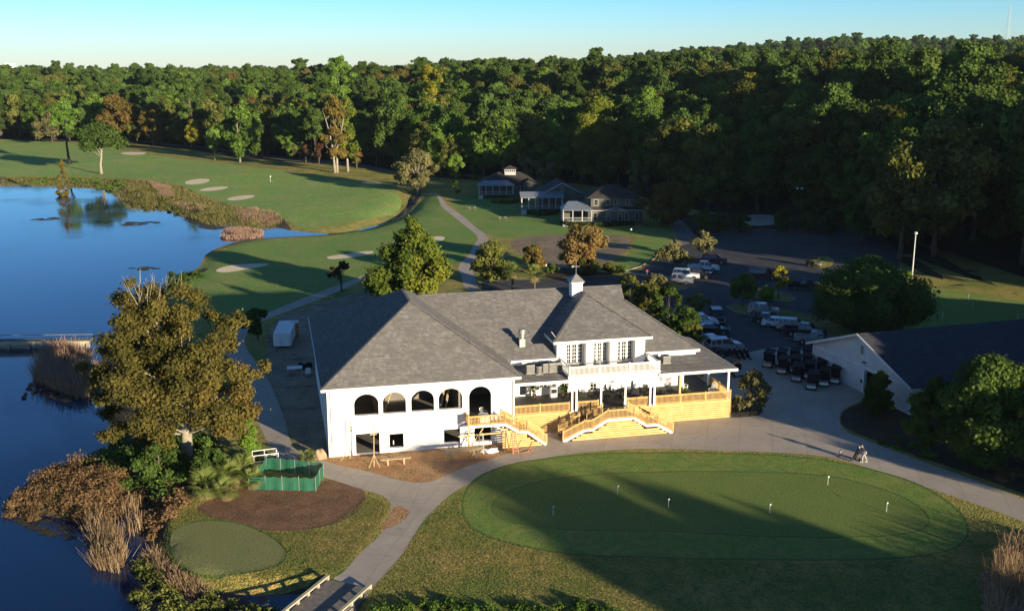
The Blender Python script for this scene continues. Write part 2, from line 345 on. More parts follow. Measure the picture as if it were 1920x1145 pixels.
# ---------------------------------------------------------------- terrain
WZ=-.8
def pw(pts,z=0.0): return np.array([[W(x,y,z).x,W(x,y,z).y] for x,y in pts])
LAKE=pw([(-700,350),(0,345),(74,343),(145,349),(203,351),(226,372),(245,388),(290,391),(332,398),(358,417),(400,420),(430,418),(470,425),(500,420),(540,432),(600,438),(650,436),(699,425),(740,408),(762,388),(766,372),(776,362),(790,362),(783,378),(770,395),(745,411),(700,427),(655,437),(600,441),(540,444),(480,448),(446,453),(420,460),(400,468),(382,480),(379,494),(366,506),(338,520),(312,530),(300,560),(240,600),(205,640),(192,660),(185,700),(195,760),(215,830),(170,848),(70,895),(12,930),(0,965),(60,962),(110,970),(160,985),(215,955),(262,915),(290,940),(275,985),(285,1030),(310,1065),(345,1090),(420,1112),(500,1116),(560,1112),(600,1118),(660,1150),(640,1250),(400,1500),(-900,1500)],WZ)
def seg_dist(P,poly):
    d=np.full(len(P),1e9); n=len(poly)
    for i in range(n):
        a=poly[i]; b=poly[(i+1)%n]; ab=b-a; t=np.clip(((P-a)@ab)/max(ab@ab,1e-9),0,1)
        q=a+t[:,None]*ab; d=np.minimum(d,np.hypot(*(P-q).T))
    return d
def inside(P,poly):
    x,y=P[:,0],P[:,1]; r=np.zeros(len(P),bool); n=len(poly); j=n-1
    for i in range(n):
        xi,yi=poly[i]; xj,yj=poly[j]
        c=((yi>y)!=(yj>y)); xx=(xj-xi)*(y-yi)/((yj-yi) if yj!=yi else 1e-9)+xi
        r^=(c&(x<xx)); j=i
    return r
EDGEP=pw([(-400,258),(0,260),(60,264),(150,266),(230,268),(300,272),(380,284),(480,296),(560,302),(700,312),(780,326),(860,334),(940,340),(1000,336),(1100,345),(1200,366),(1300,392),(1400,405),(1500,412),(1640,425),(1680,470),(1720,505),(1800,535),(1920,556),(2100,580)])
EX=np.array(EDGEP[:,0]); EY=np.array(EDGEP[:,1])
def edgeY(x):
    # for each world x the near edge of the forest
    o=np.argsort(EX); return np.interp(x,EX[o],EY[o])
def sm(t): t=np.clip(t,0,1); return t*t*(3-2*t)
def hill(x,y):
    x=np.asarray(x,float); y=np.asarray(y,float)
    s=y-edgeY(x)
    amp=13+4*sm((x+150)/200)+2*sm((x-50)/200)
    z=amp*sm((s-6)/(230))
    z=z+34*sm((y-650)/750)*sm((x/np.maximum(y,1)-(-.05))/.40)
    return z+2.2*np.sin(x*.021+1.3)*np.sin(y*.017)*sm((s-20)/120)
def ground_z(x,y,lake=True):
    x=np.atleast_1d(np.asarray(x,float)); y=np.atleast_1d(np.asarray(y,float)); P=np.stack([x,y],1)
    z=hill(x,y)
    z=z+.45*np.sin(x*.055+.7)*np.sin(y*.04)*sm((y-120)/60)*sm((260-np.abs(x))/100)*(y<520)*sm((8-x)/30)
    near=(y<560)
    if lake and near.any():
        Pn=P[near]; d=seg_dist(Pn,LAKE); ins=inside(Pn,LAKE)
        wd=np.clip(Pn[:,1]/70,1,3.2)
        prof=np.where(ins,-.8-1.6*sm(d/4),-.8*(1-sm(d/(1.6*wd))))
        zz=z[near]; t=np.where(ins,1,1-sm(d/(1.6*wd)))
        z[near]=zz*(1-t)+prof
    return z
def gz(x,y): return float(ground_z([x],[y])[0])
def WG(px,py):
    p=W(px,py); 
    for i in range(6): p=W(px,py,gz(p.x,p.y))
    return p
ZONES=[ # name, material, pixel polygon (later ones win)
('fairway_far','fairway',[(-300,262),(0,262),(100,266),(180,270),(230,283),(300,295),(400,303),(500,318),(600,330),(690,340),(738,354),(755,375),(748,393),(715,405),(650,419),(600,425),(560,425),(535,412),(505,396),(450,386),(400,372),(330,345),(250,333),(150,331),(0,331),(-300,333)]),
('fairway_near','near_fairway',[(376,492),(384,482),(404,469),(450,454),(540,446),(620,441),(700,428),(748,411),(775,396),(788,372),(806,362),(822,366),(826,388),(846,404),(868,420),(890,438),(896,450),(884,466),(868,486),(790,520),(690,520),(612,540),(560,562),(512,582),(470,602),(440,622),(380,600),(330,560),(325,535),(350,515)]),
('cottage_lawn','near_fairway',[(846,372),(890,366),(1000,385),(1100,430),(1265,425),(1262,440),(1190,440),(1060,440),(960,447),(930,447),(915,440),(890,425),(865,400),(846,385)]),
('bare_lot','lot_dirt',[(955,448),(1060,437),(1190,442),(1180,462),(1172,474),(1150,482),(1146,494),(1120,497),(1090,508),(1050,500),(1030,505),(1006,488),(975,478),(958,462)]),
('grass_strip','near_fairway',[(1190,442),(1262,440),(1240,478),(1190,500),(1150,503),(1170,485),(1186,470)]),
('forest_road','road',[(240,262),(300,266),(420,279),(480,287),(560,296),(640,302),(740,318),(740,323),(640,308),(560,302),(480,292),(420,283),(300,270)]),
('forest_road','road',[(870,326),(930,333),(1000,340),(1000,344),(930,338),(870,330)]),
('marsh_bank','marsh',[(-300,330),(0,330),(150,330),(230,336),(300,342),(352,352),(384,370),(440,387),(500,396),(530,410),(550,428),(540,434),(500,425),(430,424),(385,424),(332,404),(290,397),(245,393),(226,376),(203,356),(0,350),(-300,352)]),
('marsh_bank','marsh',[(330,520),(379,494),(395,500),(350,520),(330,540),(300,570),(260,610),(240,650),(300,700),(300,800),(420,820),(420,900),(360,930),(330,960),(310,1000),(320,1050),(360,1085),(430,1100),(560,1092),(625,1070),(600,1130),(300,1120),(230,1000),(0,980),(-40,930),(180,830),(150,640),(280,545)]),
('mulch_bed','mulch',[(362,955),(385,940),(420,922),(470,912),(600,900),(650,898),(678,912),(688,935),(670,962),(620,985),(540,997),(470,990),(400,972)]),
('green_edge','lip',[(311,1010),(327,988),(364,974),(400,972),(440,976),(481,989),(518,1008),(538,1029),(540,1043),(524,1060),(480,1072),(425,1078),(369,1070),(327,1047)]),
('tee_box','tee',[(315,1010),(330,990),(365,977),(400,975),(440,979),(480,992),(515,1010),(534,1030),(536,1042),(522,1057),(480,1069),(425,1075),(370,1067),(330,1045)]),
('gravel_yard','sandlot',[(512,600),(560,580),(690,540),(780,540),(780,700),(617,866),(560,850),(532,780),(500,700),(500,650)]),
('site_dirt','dirt',[(602,862),(617,850),(800,830),(920,810),(1000,820),(990,838),(960,846),(925,859),(880,872),(846,886),(820,899),(798,904),(774,904),(743,899),(691,883),(640,873)]),
('practice_green','near_fairway',[(1700,600),(1690,590),(1712,560),(1725,538),(1800,545),(1920,567),(2100,590),(2100,700),(1600,660),(1560,620)]),
('entrance_road','road',[(1250,405),(1265,407),(1295,425),(1310,450),(1320,470),(1290,475),(1268,440)]),
('parking_lot','asphalt',[(905,528),(1060,521),(1160,518),(1200,506),(1240,482),(1275,462),(1310,450),(1335,438),(1400,430),(1500,432),(1640,440),(1690,475),(1680,530),(1560,590),(1580,640),(1700,640),(1523,700),(1440,660),(1352,672),(1310,640),(1270,580),(1180,538),(1060,545),(900,560)]),
('cart_yard','concrete',[(1340,668),(1356,666),(1395,662),(1440,652),(1490,650),(1530,664),(1640,740),(1612,752),(1582,765),(1573,780),(1575,797),(1592,812),(1622,824),(1665,840),(1736,867),(1842,904),(1920,936),(2000,962),(2000,1010),(1920,978),(1899,969),(1807,936),(1690,897),(1594,865),(1545,854),(1452,847),(1346,844),(1240,840),(1156,842),(1035,854),(973,871),(915,893),(853,917),(798,969),(777,1000),(753,1041),(705,1093),(691,1107),(655,1095),(620,1083),(641,1077),(673,1037),(716,1002),(736,960),(728,930),(673,915),(640,904),(606,894),(540,870),(512,848),(495,815),(476,773),(472,737),(455,700),(424,670),(420,645),(440,624),(470,602),(512,582),(560,562),(612,540),(670,519),(700,500),(705,505),(674,526),(623,550),(560,576),(518,592),(480,607),(462,623),(457,648),(480,678),(502,707),(517,744),(532,780),(547,838),(570,850),(602,862),(640,873),(691,883),(743,899),(774,904),(798,904),(820,899),(846,886),(880,872),(925,859),(960,846),(990,838),(1005,822),(1012,795),(1250,768),(1366,765),(1300,740)]),
('cart_path','concrete',[(787,358),(810,360),(824,365),(832,378),(836,384),(851,394),(868,404),(890,425),(908,437),(917,447),(914,456),(897,477),(887,490),(889,520),(900,545),(872,545),(866,520),(857,497),(880,480),(885,465),(899,447),(890,437),(868,420),(843,400),(826,387),(822,370),(812,364),(787,360)]),
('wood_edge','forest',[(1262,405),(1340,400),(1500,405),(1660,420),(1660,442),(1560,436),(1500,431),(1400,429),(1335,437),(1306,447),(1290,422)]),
('pale_yard','concrete',[(1380,407),(1430,400),(1468,408),(1462,420),(1420,424),(1388,420)]),
('planting_bed','bed',[(1000,512),(1040,500),(1100,505),(1175,503),(1160,514),(1060,520),(1010,522)]),
('planting_bed','bed',[(1368,745),(1400,748),(1430,762),(1430,776),(1395,782),(1368,781)]),
('planting_bed','bed',[(1640,738),(1740,780),(1860,830),(2000,900),(2000,950),(1920,926),(1842,896),(1736,860),(1665,834),(1622,818),(1592,806),(1577,795),(1576,780),(1584,768),(1614,755)]),
('parking_island','rough',[(1362,575),(1380,571),(1440,574),(1520,590),(1600,612),(1700,640),(1640,650),(1560,640),(1500,620),(1440,598),(1380,586)]),
('parking_island','rough',[(1408,548),(1440,548),(1480,555),(1492,561),(1480,566),(1440,562),(1410,556)]),
('parking_island','rough',[(1240,530),(1262,528),(1286,537),(1290,541),(1276,544),(1250,548),(1225,560),(1200,550)]),
('parking_island','rough',[(1515,490),(1545,478),(1565,485),(1560,500),(1530,505)]),
('green_edge','lip',[(864,950),(868,925),(881,903),(912,883),(958,868),(1020,858),(1100,850),(1200,847),(1300,847),(1400,849),(1500,855),(1581,866),(1652,883),(1713,901),(1764,928),(1800,956),(1817,982),(1817,1003),(1802,1023),(1772,1037),(1700,1047),(1600,1050),(1500,1050),(1400,1049),(1300,1048),(1200,1044),(1100,1043),(1020,1033),(948,1018),(896,1000),(870,978)]),
('green_collar','collar',[(868,950),(872,925),(885,905),(915,885),(960,870),(1020,860),(1100,852),(1200,849),(1300,849),(1400,851),(1500,857),(1580,868),(1650,885),(1710,903),(1760,930),(1795,957),(1812,982),(1812,1002),(1798,1020),(1770,1033),(1700,1043),(1600,1047),(1500,1047),(1400,1046),(1300,1045),(1200,1041),(1100,1040),(1020,1030),(950,1015),(900,997),(875,975)]),
('green_edge','lip',[(918,955),(928,934),(959,916),(1000,903),(1060,893),(1130,886),(1220,883),(1320,882),(1420,883),(1500,886),(1561,891),(1621,905),(1672,920),(1715,941),(1739,961),(1745,979),(1734,994),(1684,1003.5),(1620,1006.5),(1541,1008.5),(1440,1006.5),(1350,1002),(1240,995),(1120,995),(1040,992),(970,982),(933,971)]),
('putting_green','green',[(920,955),(930,935),(960,918),(1000,905),(1060,895),(1130,888),(1220,885),(1320,884),(1420,885),(1500,888),(1560,893),(1620,907),(1670,922),(1712,943),(1735,962),(1741,978),(1730,992),(1683,1001),(1620,1004),(1541,1006),(1440,1004),(1350,1000),(1240,993),(1120,993),(1040,990),(970,980),(935,970)]),
('bunker','sand',[(403,503),(420,496),(450,491),(508,489),(495,495),(470,499),(430,507),(408,507)]),
('bunker','sand',[(612,477),(640,473),(700,466),(700,472),(670,478),(630,482),(614,481)]),
('bunker','sand',[(806,446),(818,442),(836,444),(832,450),(820,453),(806,453)]),
('bunker','sand',[(346,344),(352,340),(375,337),(394,338),(392,343),(370,347),(350,347)]),
('bunker','sand',[(371,356),(395,351),(428,350),(428,353),(405,357),(380,358)]),
('bunker','sand',[(425,371),(440,367),(465,365),(480,366),(472,371),(445,375),(428,375)]),
('bunker','sand',[(224,290),(232,287),(250,286),(278,288),(268,292),(244,293)]),
('bunker','sand',[(672,341),(690,337),(722,342),(700,343)]),
('dirt_patch','dirt',[(738,950),(752,948),(769,958),(762,970),(748,982),(722,992),(715,988),(730,968)]),
]
def build_ground():
    pts=[];edges=[]
    def addpoly(P):
        b=len(pts); n=len(P); pts.extend([Vector((p[0],p[1])) for p in P]); edges.extend([(b+i,b+(i+1)%n) for i in range(n)])
    zp=[]
    def smooth_poly(P,k=2):
        for _ in range(k):
            Q=np.roll(P,-1,0); P=np.stack([P*.75+Q*.25,P*.25+Q*.75],1).reshape(-1,2)
        return P
    for name,m,px in ZONES:
        P=pw(px)
        if m not in ('asphalt','dirt'): P=smooth_poly(P,2 if m in('sand','green','collar','tee','mulch','concrete') else 1)
        zp.append((name,m,P)); addpoly(P)
    addpoly(smooth_poly(LAKE,1))
    oo=np.argsort(EX); b0=len(pts)
    for x in np.linspace(EX.min(),EX.max(),160): pts.append(Vector((x,float(edgeY(x))-2)))
    edges.extend([(b0+i,b0+i+1) for i in range(159)])
    rng=np.random.default_rng(3)
    def grid(x0,x1,y0,y1,s,cond=None):
        X,Y=np.meshgrid(np.arange(x0,x1,s),np.arange(y0,y1,s)); P=np.stack([X.ravel(),Y.ravel()],1)+rng.uniform(-.3*s,.3*s,(X.size,2))
        wd=np.abs(P[:,0])<P[:,1]*.56+25
        P=P[wd]
        pts.extend([Vector((a,b)) for a,b in P])
    grid(-75,75,52,135,1.2); grid(-140,130,135,230,3); grid(-250,220,230,420,6); grid(-420,400,420,640,12); grid(-1000,1000,640,1000,28); grid(-1700,1700,1000,2000,60)
    for s,e in ((-4000,4000),): 
        for x in np.linspace(s,e,15):
            for y in (-600,-200,0,3000,5500): pts.append(Vector((x,y)))
    # finer rows right along the lake shore
    L=smooth_poly(LAKE,1); n=len(L)
    for off in (-1.2,-.5,.5,1.2,2.2):
        for i in range(n):
            a=L[i]; b=L[(i+1)%n]; ln=np.hypot(*(b-a)); nrm=np.array([b[1]-a[1],a[0]-b[0]])/max(ln,1e-6)
            if not(30<a[1]<330) or abs(a[0])>180: continue
            for t in np.arange(0,ln,max(1.2,a[1]/90)):
                q=a+(b-a)*t/max(ln,1e-6)+nrm*off*max(1,a[1]/120); pts.append(Vector((q[0],q[1])))
    v,e,f,_,_,_=delaunay_2d_cdt(pts,edges,[],0,1e-4)
    V=np.array([[p.x,p.y] for p in v]); Fc=np.array([t for t in f if len(t)==3])
    Z=ground_z(V[:,0],V[:,1])
    cen=V[Fc].mean(1); zid=np.full(len(Fc),-1)
    for i,(nm,m,P) in enumerate(zp): 
        bb=(cen[:,0]>P[:,0].min())&(cen[:,0]<P[:,0].max())&(cen[:,1]>P[:,1].min())&(cen[:,1]<P[:,1].max())
        idx=np.where(bb)[0]
        if len(idx): zid[idx[inside(cen[idx],P)]]=i
    # bunkers and the mulch stay in the ground; forest floor
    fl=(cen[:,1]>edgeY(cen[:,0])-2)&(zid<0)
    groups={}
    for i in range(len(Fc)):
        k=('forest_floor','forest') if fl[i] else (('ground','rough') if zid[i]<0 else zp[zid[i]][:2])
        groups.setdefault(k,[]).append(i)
    names={'fairway_far':'fairway','fairway_near':'fairway','cart_yard':'pavement','cart_path':'path','cottage_lawn':'lawn','green_edge':'mown_edge'}
    for (nm,m),ids in groups.items():
        tri=Fc[ids]; u,inv=np.unique(tri.ravel(),return_inverse=True)
        vs=np.column_stack([V[u],Z[u]]); me=bpy.data.meshes.new(nm); me.from_pydata(vs.tolist(),[],inv.reshape(-1,3).tolist()); me.update()
        for p in me.polygons: p.use_smooth=True
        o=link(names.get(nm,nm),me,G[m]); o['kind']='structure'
build_ground()
# water sheet (cut to the lake outline plus a margin, it lies below the banks)
b=MB(); b.add([(-900,-200,WZ),(60,-200,WZ),(60,520,WZ),(-900,520,WZ)],[(0,1,2,3)])
o=b.build('water',G['water']); o['kind']='structure'
# ---------------------------------------------------------------- vegetation builders
def leaves_mesh(name,rng,cen,rad,counts,size,mat,flat_z=.8,up=.25,shell=.45,tint0=None,aspect=1.35,droop=0):
    """cen (k,3) clump centres, rad (k,), counts (k,) leaf quads scattered in each clump's outer part"""
    idx=np.repeat(np.arange(len(cen)),counts); n=len(idx)
    d=rng.normal(size=(n,3)); d/=np.linalg.norm(d,axis=1)[:,None]
    rr=(shell+(1-shell)*rng.random(n)**.6)*rad[idx]*(1+.2*rng.normal(size=n))
    off=d*rr[:,None]; off[:,2]*=flat_z
    if droop: off[:,2]-=droop*rad[idx]*rng.random(n)**2
    P=cen[idx]+off
    nr=d*.9+rng.normal(size=(n,3))*.55+np.array([0,0,up]); nr/=np.linalg.norm(nr,axis=1)[:,None]
    t=np.cross(nr,rng.normal(size=(n,3))); t/=np.linalg.norm(t,axis=1)[:,None]; b=np.cross(nr,t)
    s=size*(.55+.9*rng.random(n)); a=t*(s*aspect/2)[:,None]; c=b*(s/2)[:,None]
    V=np.stack([P-a,P-c*.9,P+a,P+c*.9],1).reshape(-1,3)
    ct=rng.random(len(cen)) if tint0 is None else tint0
    tint=np.clip(ct[idx]*.7+rng.random(n)*.3+ .0,0,1)
    return np_quads(name,V,n,tint,[mat])
def crown_clumps(rng,style,h,r,k,z0):
    """clump centres and radii for a crown from z0*h to h with radius r"""
    cs=[];rs=[]; ph=rng.uniform(0,6.28,3)
    for i in range(k):
        for _ in range(30):
            t=rng.random()**(.85)
            if style=='cone': env=(1-t)**.75*.95+.06
            elif style=='pine': env=(.35+.65*max(0,1-(1.7*t-.75)**2)**.5)*(.8+.3*math.sin(t*11+ph[0]))
            elif style=='tall': env=(math.sin(math.pi*min(1,t*.9+.08))**.6)*(.75+.25*math.sin(t*9))
            elif style=='flat': env=(1-t*t)**.5
            elif style=='egg': env=math.sin(math.pi*(t*.86+.1))**.7
            else: env=max(0,1-(2*t-1)**2)**.5
            a=rng.random()*2*math.pi; q=rng.random()**.38; env*=1+.17*math.sin(2*a+ph[1]+2*t)+.13*math.sin(5*a+ph[2]+8*t)
            cr=r*(.15+.17*rng.random()**1.3) if style not in('cone',) else r*(.14+.15*rng.random())*(1-.4*t)
            R_=max(0,env*r-cr*.7)
            x,y,z=math.cos(a)*R_*q,math.sin(a)*R_*q,h*z0+(h*(1-z0)-cr*.8)*t+cr*.35
            if all((x-c[0])**2+(y-c[1])**2+(z-c[2])**2>(cr*.55)**2 for c in cs[-25:]): break
        cs.append((x,y,z)); rs.append(cr)
    return np.array(cs),np.array(rs)
def trunk_mesh(name,rng,h,r,cs,mat,n_l=9,z0=.3,lean=(0,0),tr=None,multi=1):
    m=MB(); tr=tr or max(.12,h*.018)
    for q in range(multi):
        a0=rng.random()*6.28; sp=(.16*h if multi>1 else 0)
        top=Vector((lean[0]+math.cos(a0)*sp,lean[1]+math.sin(a0)*sp,h*.82)); ctl=[Vector((math.cos(a0)*tr*.8*(multi>1),math.sin(a0)*tr*.8*(multi>1),-.3))]
        for i in range(1,6):
            t=i/5; ctl.append(Vector((top.x*t**1.5+rng.normal()*h*.012,top.y*t**1.5+rng.normal()*h*.012,top.z*t)))
        m.tube(ctl,[tr*1.35]+[tr*(1-.85*i/5) for i in range(1,6)],7)
        sel=rng.choice(len(cs),min(n_l,len(cs)),replace=False)
        for s in sel:
            e=Vector(cs[s]); t=min(.9,max(.25,(e.z/h)*.72)); i=t*5; a=ctl[int(i)].lerp(ctl[min(5,int(i)+1)],i-int(i))
            mid=a.lerp(e,.5)+Vector((rng.normal()*.04*h,rng.normal()*.04*h,.02*h))
            m.tube([a,mid,e],[tr*.42*(1.1-t),tr*.28*(1.1-t),tr*.1],5,False)
    return m.build(name,mat,None,smooth=True).data
def new_link(name,me,parent):
    o=bpy.data.objects.new(name,me); C.objects.link(o); o.parent=parent; return o
def tree_meshes(seed,style='round',h=12,r=5,k=26,leaves=7000,leaf=.42,z0=.25,mat='mid',bark='bark',multi=1,tint=None,**kw):
    rng=np.random.default_rng(seed); cs,rs=crown_clumps(rng,style,h,r,k,z0)
    if 'edit' in kw: cs,rs=kw['edit'](cs,rs,rng)
    w_=rs**2; cnt=np.maximum(20,(leaves*w_/w_.sum())).astype(int)
    tt=None
    if tint: tt=np.clip(np.array([tint(c,rng) for c in cs]),0,1)
    cm=leaves_mesh('crown',rng,cs,rs,cnt,leaf,LF[mat],tint0=tt,flat_z=kw.get('flat_z',.8),shell=kw.get('shell',.45))
    tmp=trunk_mesh('trunk',rng,h,r,cs,M[bark],n_l=kw.get('limbs',9),multi=multi,lean=kw.get('lean',(0,0)),tr=kw.get('tr'))
    for o in [o for o in C.objects if o.data==tmp and o.parent is None and o.name.startswith('trunk')]: bpy.data.objects.remove(o)
    return cm,tmp
def plant_tree(name,loc,label,cat='tree',group=None,rz=0,sc=1,meshes=None,**kw):
    cm,tm=meshes or tree_meshes(**kw)
    e=empty(name,loc,rz,label,cat,group,sc)
    new_link('trunk',tm,e); new_link('crown',cm,e)
    return e
def px_tree(name,label,px,py,top,wpx,style='round',cat='tree',dz=0,**kw):
    p=WG(px,py); h=height_to(p,top); d=PXY(p.x,p.y,p.z)[2]; r=wpx/2*d/F
    kw.setdefault('seed',int(px*7+py)); kw.setdefault('leaf',max(.16,d*.0017))
    return plant_tree(name,p,label,cat,h=h,r=r,style=style,**kw)
# ------------------------------------------------------------- the big live oak by the lake
def oak():
    p=WG(352,868); d=PXY(p.x,p.y,0)[2]; s=d/F
    rng=np.random.default_rng(12)
    # clump groups: (px,py,radius px, depth offset m)
    spec=[(275,560,45,0),(235,590,42,1),(330,575,48,-1),(380,590,40,2),(300,610,60,0),(225,620,45,-2),(350,640,55,-2),(270,660,65,1),(205,650,35,2),(420,610,30,0),(445,600,22,1),(430,640,30,1),
      (210,700,50,-1),(190,740,38,0),(260,730,60,-3),(330,710,65,-3),(400,700,50,-2),(440,715,42,1),(475,700,24,2),(495,685,14,3),(385,765,46,-4),(300,780,55,-4),(430,770,48,-1),(235,790,35,-2),(215,815,25,-3),(312,812,28,-4),(412,808,34,-4),(450,800,26,-1),(360,680,50,3),(300,690,60,4),(250,640,50,4),(410,660,36,4),(250,550,30,0),(285,545,24,1),(205,770,30,3),(350,750,60,4),(420,745,45,4),(265,820,26,-2),(290,590,50,5),(180,690,28,4),(385,640,28,0)]
    cs=[];rs=[]
    for (x,y,r,o) in spec:
        q=W(x,y,0); 
        # point on the ray at depth plane Y=p.y+o
        t=(p.y+o)/q.y; X=q.x*t; Z=H+(0-H)*t
        n=max(4,int((r/14)**1.6))
        for i in range(n):
            a=rng.normal(size=3); a/=np.linalg.norm(a); rr=r*s*(.35+.6*rng.random())
            cs.append((X-p.x+a[0]*rr,o+a[1]*rr*.8,Z+a[2]*rr*.85)); rs.append(r*s*(.22+.2*rng.random())+.25)
    cs=np.array(cs); rs=np.array(rs); cs[:,2]=np.maximum(cs[:,2],2.0)
    w_=rs**2; cnt=(90000*w_/w_.sum()).astype(int)
    tt=np.clip(rng.random(len(cs))*.75+.3*((cs[:,0]>2)&(cs[:,2]<9)),0,1)
    cm=leaves_mesh('crown',rng,cs,rs,cnt,.19,LF['oak'],tint0=tt,shell=.15,flat_z=.75)
    e=empty('oak_tree',p,0,'massive olive-brown oak with ragged crown on the lake shore, left of the clubhouse','tree')
    new_link('crown',cm,e)
    m=MB(); m.tube([(0,0,-.5),(0,0,1),(.1,0,3),(-.2,.2,5.5),(-.6,.4,8.5),(-1.5,.5,12),(-3,.8,15.5)],[.8,.55,.48,.42,.34,.22,.1],10)
    for i in range(0,len(cs),5):
        e2=Vector(cs[i])*.86; a=Vector((0,.2,min(11,max(2.8,e2.z*.62)))); mid=a.lerp(e2,.55)+Vector((0,0,.5))
        m.tube([a,mid,e2],[.16,.09,.03],5,False)
    m.build('trunk',M['bark_pale'],e,smooth=True)
    # bare twigs above the top
    tw=MB()
    for i in range(38):
        q=W(285,540,0); t=(p.y)/q.y; a=Vector((q.x*t-p.x+rng.normal()*1.1,rng.normal()*1,H-H*t-1)); b_=a+Vector((rng.normal()*.6,rng.normal()*.4,1.2+1.3*rng.random()))
        tw.tube([a,(a+b_)/2+Vector((rng.normal()*.1,0,0)),b_],[.03,.022,.01],3,False)
    tw.build('bare_branch',M['bark_pale'],e)
oak()
def gum_tint(c,rng):
    # the side that has turned: low right part of the crown is yellow
    return .25*rng.random()+.35*(c[0]>0)+.35*((c[0]>-1)&(c[2]<7)&(c[0]<4.5))
px_tree('sweetgum_tree','broad green sweetgum turning yellow low on its right side, just behind the clubhouse roof',775,572,408,190,'cone',mat='gum',k=75,leaves=34000,z0=.06,leaf=.36,tint=gum_tint)
px_tree('sweetgum_tree','small golden yellow tree in front of the broad sweetgum behind the clubhouse roof',800,560,475,66,'egg',mat='yellow',k=26,leaves=7000,z0=.1)
px_tree('shrub_tree','low grey-brown bush at the left foot of the broad sweetgum behind the clubhouse',738,556,508,45,'round',mat='greyolive',k=14,leaves=3000,z0=.1)
px_tree('crape_myrtle','small bare-looking dark red tree beside the cart path left of the sweetgum',641,546,488,44,'flat',mat='red',k=16,leaves=1400,z0=.4,multi=3,limbs=12,shell=.1)
px_tree('evergreen_bush','round dark evergreen bush above the white storage trailer',484,636,577,64,'round',mat='dark',k=20,leaves=7000,z0=.15)
px_tree('evergreen_bush','wide dark olive bush beside the curved cart path behind the clubhouse ridge',922,532,453,86,'round',mat='olive',k=32,leaves=12000,z0=.05)
px_tree('crape_myrtle','low rust-orange bush right of the wide dark bush behind the clubhouse',996,514,460,62,'round',mat='orange',k=18,leaves=5000,z0=.1,multi=3)
px_tree('crape_myrtle','large dome-shaped tan crape myrtle on bare soil behind the clubhouse ridge',1094,510,422,98,'round',mat='grape',k=44,leaves=17000,z0=.12,multi=4,limbs=12)
px_tree('shrub_tree','small green bush at the foot of the tan crape myrtle',1100,516,482,60,'round',mat='olive',k=14,leaves=3500,z0=.05)
px_tree('crape_myrtle','dark round tree with a rust-orange top beside the right cottage',1250,424,343,104,'round',mat='orange',k=36,leaves=12000,z0=.1)
px_tree('crape_myrtle','olive-gold umbrella-shaped tree at the left entrance of the parking lot',1263,503,458,72,'flat',mat='greyolive',k=24,leaves=6500,z0=.25,multi=3)
px_tree('crape_myrtle','thin twiggy tree behind the white pickup at the parking lot entrance',1318,486,434,52,'round',mat='greyolive',k=16,leaves=2200,z0=.3,multi=3,shell=.1)
px_tree('shade_tree','compact dark green tree on the grass island in the parking lot',1392,574,515,66,'round',mat='dark',k=24,leaves=8000,z0=.25)
px_tree('shade_tree','thin yellow-green young tree on the narrow parking island',1460,560,500,42,'round',mat='yellow',k=15,leaves=2500,z0=.4)
px_tree('shrub','low yellow-green shrub left of the thin young tree on the parking island',1436,562,537,46,'round',cat='shrub',mat='bright',k=12,leaves=2500,z0=.02)
px_tree('evergreen_tree','huge dark wide-spreading evergreen between the parking lot and the small practice green',1630,622,488,200,'egg',mat='dark',k=110,leaves=42000,z0=.03,leaf=.33,tint=lambda c,r:.3+.7*r.random())
px_tree('evergreen_tree','small pale green tree just left of the tall light pole',1700,535,510,30,'round',mat='mid',k=10,leaves=1800,z0=.1)
px_tree('cone_shrub','dark rounded conical shrub in front of the cart barn gable',1645,776,697,62,'egg',cat='shrub',mat='dark',k=60,leaves=14000,z0=.0,leaf=.2)
px_tree('evergreen_tree','large olive-tipped evergreen at the right edge, overlapping the cart barn roof',1838,868,668,200,'round',mat='dark',k=90,leaves=36000,z0=.02,leaf=.25)
px_tree('evergreen_tree','dark bush at the right corner of the cart barn beside the olive-tipped evergreen',1740,850,705,100,'round',mat='dark',k=30,leaves=10000,z0=.02,leaf=.25)
px_tree('evergreen_tree','dark evergreen cut by the right edge of the photo beside the concrete drive',1935,885,720,120,'round',mat='olive',k=40,leaves=12000,z0=.02,leaf=.25)
for (x,y,t,wd,mt,lb) in [(1178,600,515,60,'olive','brownish shrub directly right of the clubhouse cupola'),(1212,620,530,80,'olive','shaded olive tree behind the right hip of the clubhouse roof'),(1252,636,538,76,'dark','taller dark tree in the row behind the right hip of the clubhouse roof'),
      (1285,650,575,66,'dark','dark bush at the end of the clubhouse roof row nearest the parked white sedan'),(1232,560,515,60,'greyolive','small light olive tree in the island left of the silver pickup'),(1300,655,605,40,'olive','lowest olive bush under the right hip of the clubhouse roof')]:
    px_tree('evergreen_tree',lb,x,y,t,wd,'round',mat=mt,k=26,leaves=8000,z0=.05)
for (x,y,t,wd,mt,lb) in [(1035,512,496,30,'dark','small dark shrub between the shaded palm and the tan crape myrtle'),(1140,514,494,36,'olive','small olive shrub right of the tan crape myrtle'),(1165,512,498,28,'dark','small dark shrub behind the clubhouse cupola, at the entrance road'),(1310,580,552,44,'olive','olive shrub at the corner where the entrance road meets the lower lot')]:
    px_tree('shrub',lb,x,y,t,wd,'round',cat='shrub',mat=mt,k=14,leaves=3000,z0=.02)
px_tree('croton_bush','spiky dark golden bush in the planting bed at the right end of the deck',1412,772,694,72,'flat',cat='shrub',mat='greyolive',k=26,leaves=4500,z0=.15,leaf=.26,multi=5,shell=.05)
px_tree('willow_bush','bright green feathery tree behind the oak, beside the concrete path',468,862,768,64,'cone',mat='bright',k=34,leaves=10000,z0=.05,leaf=.2)
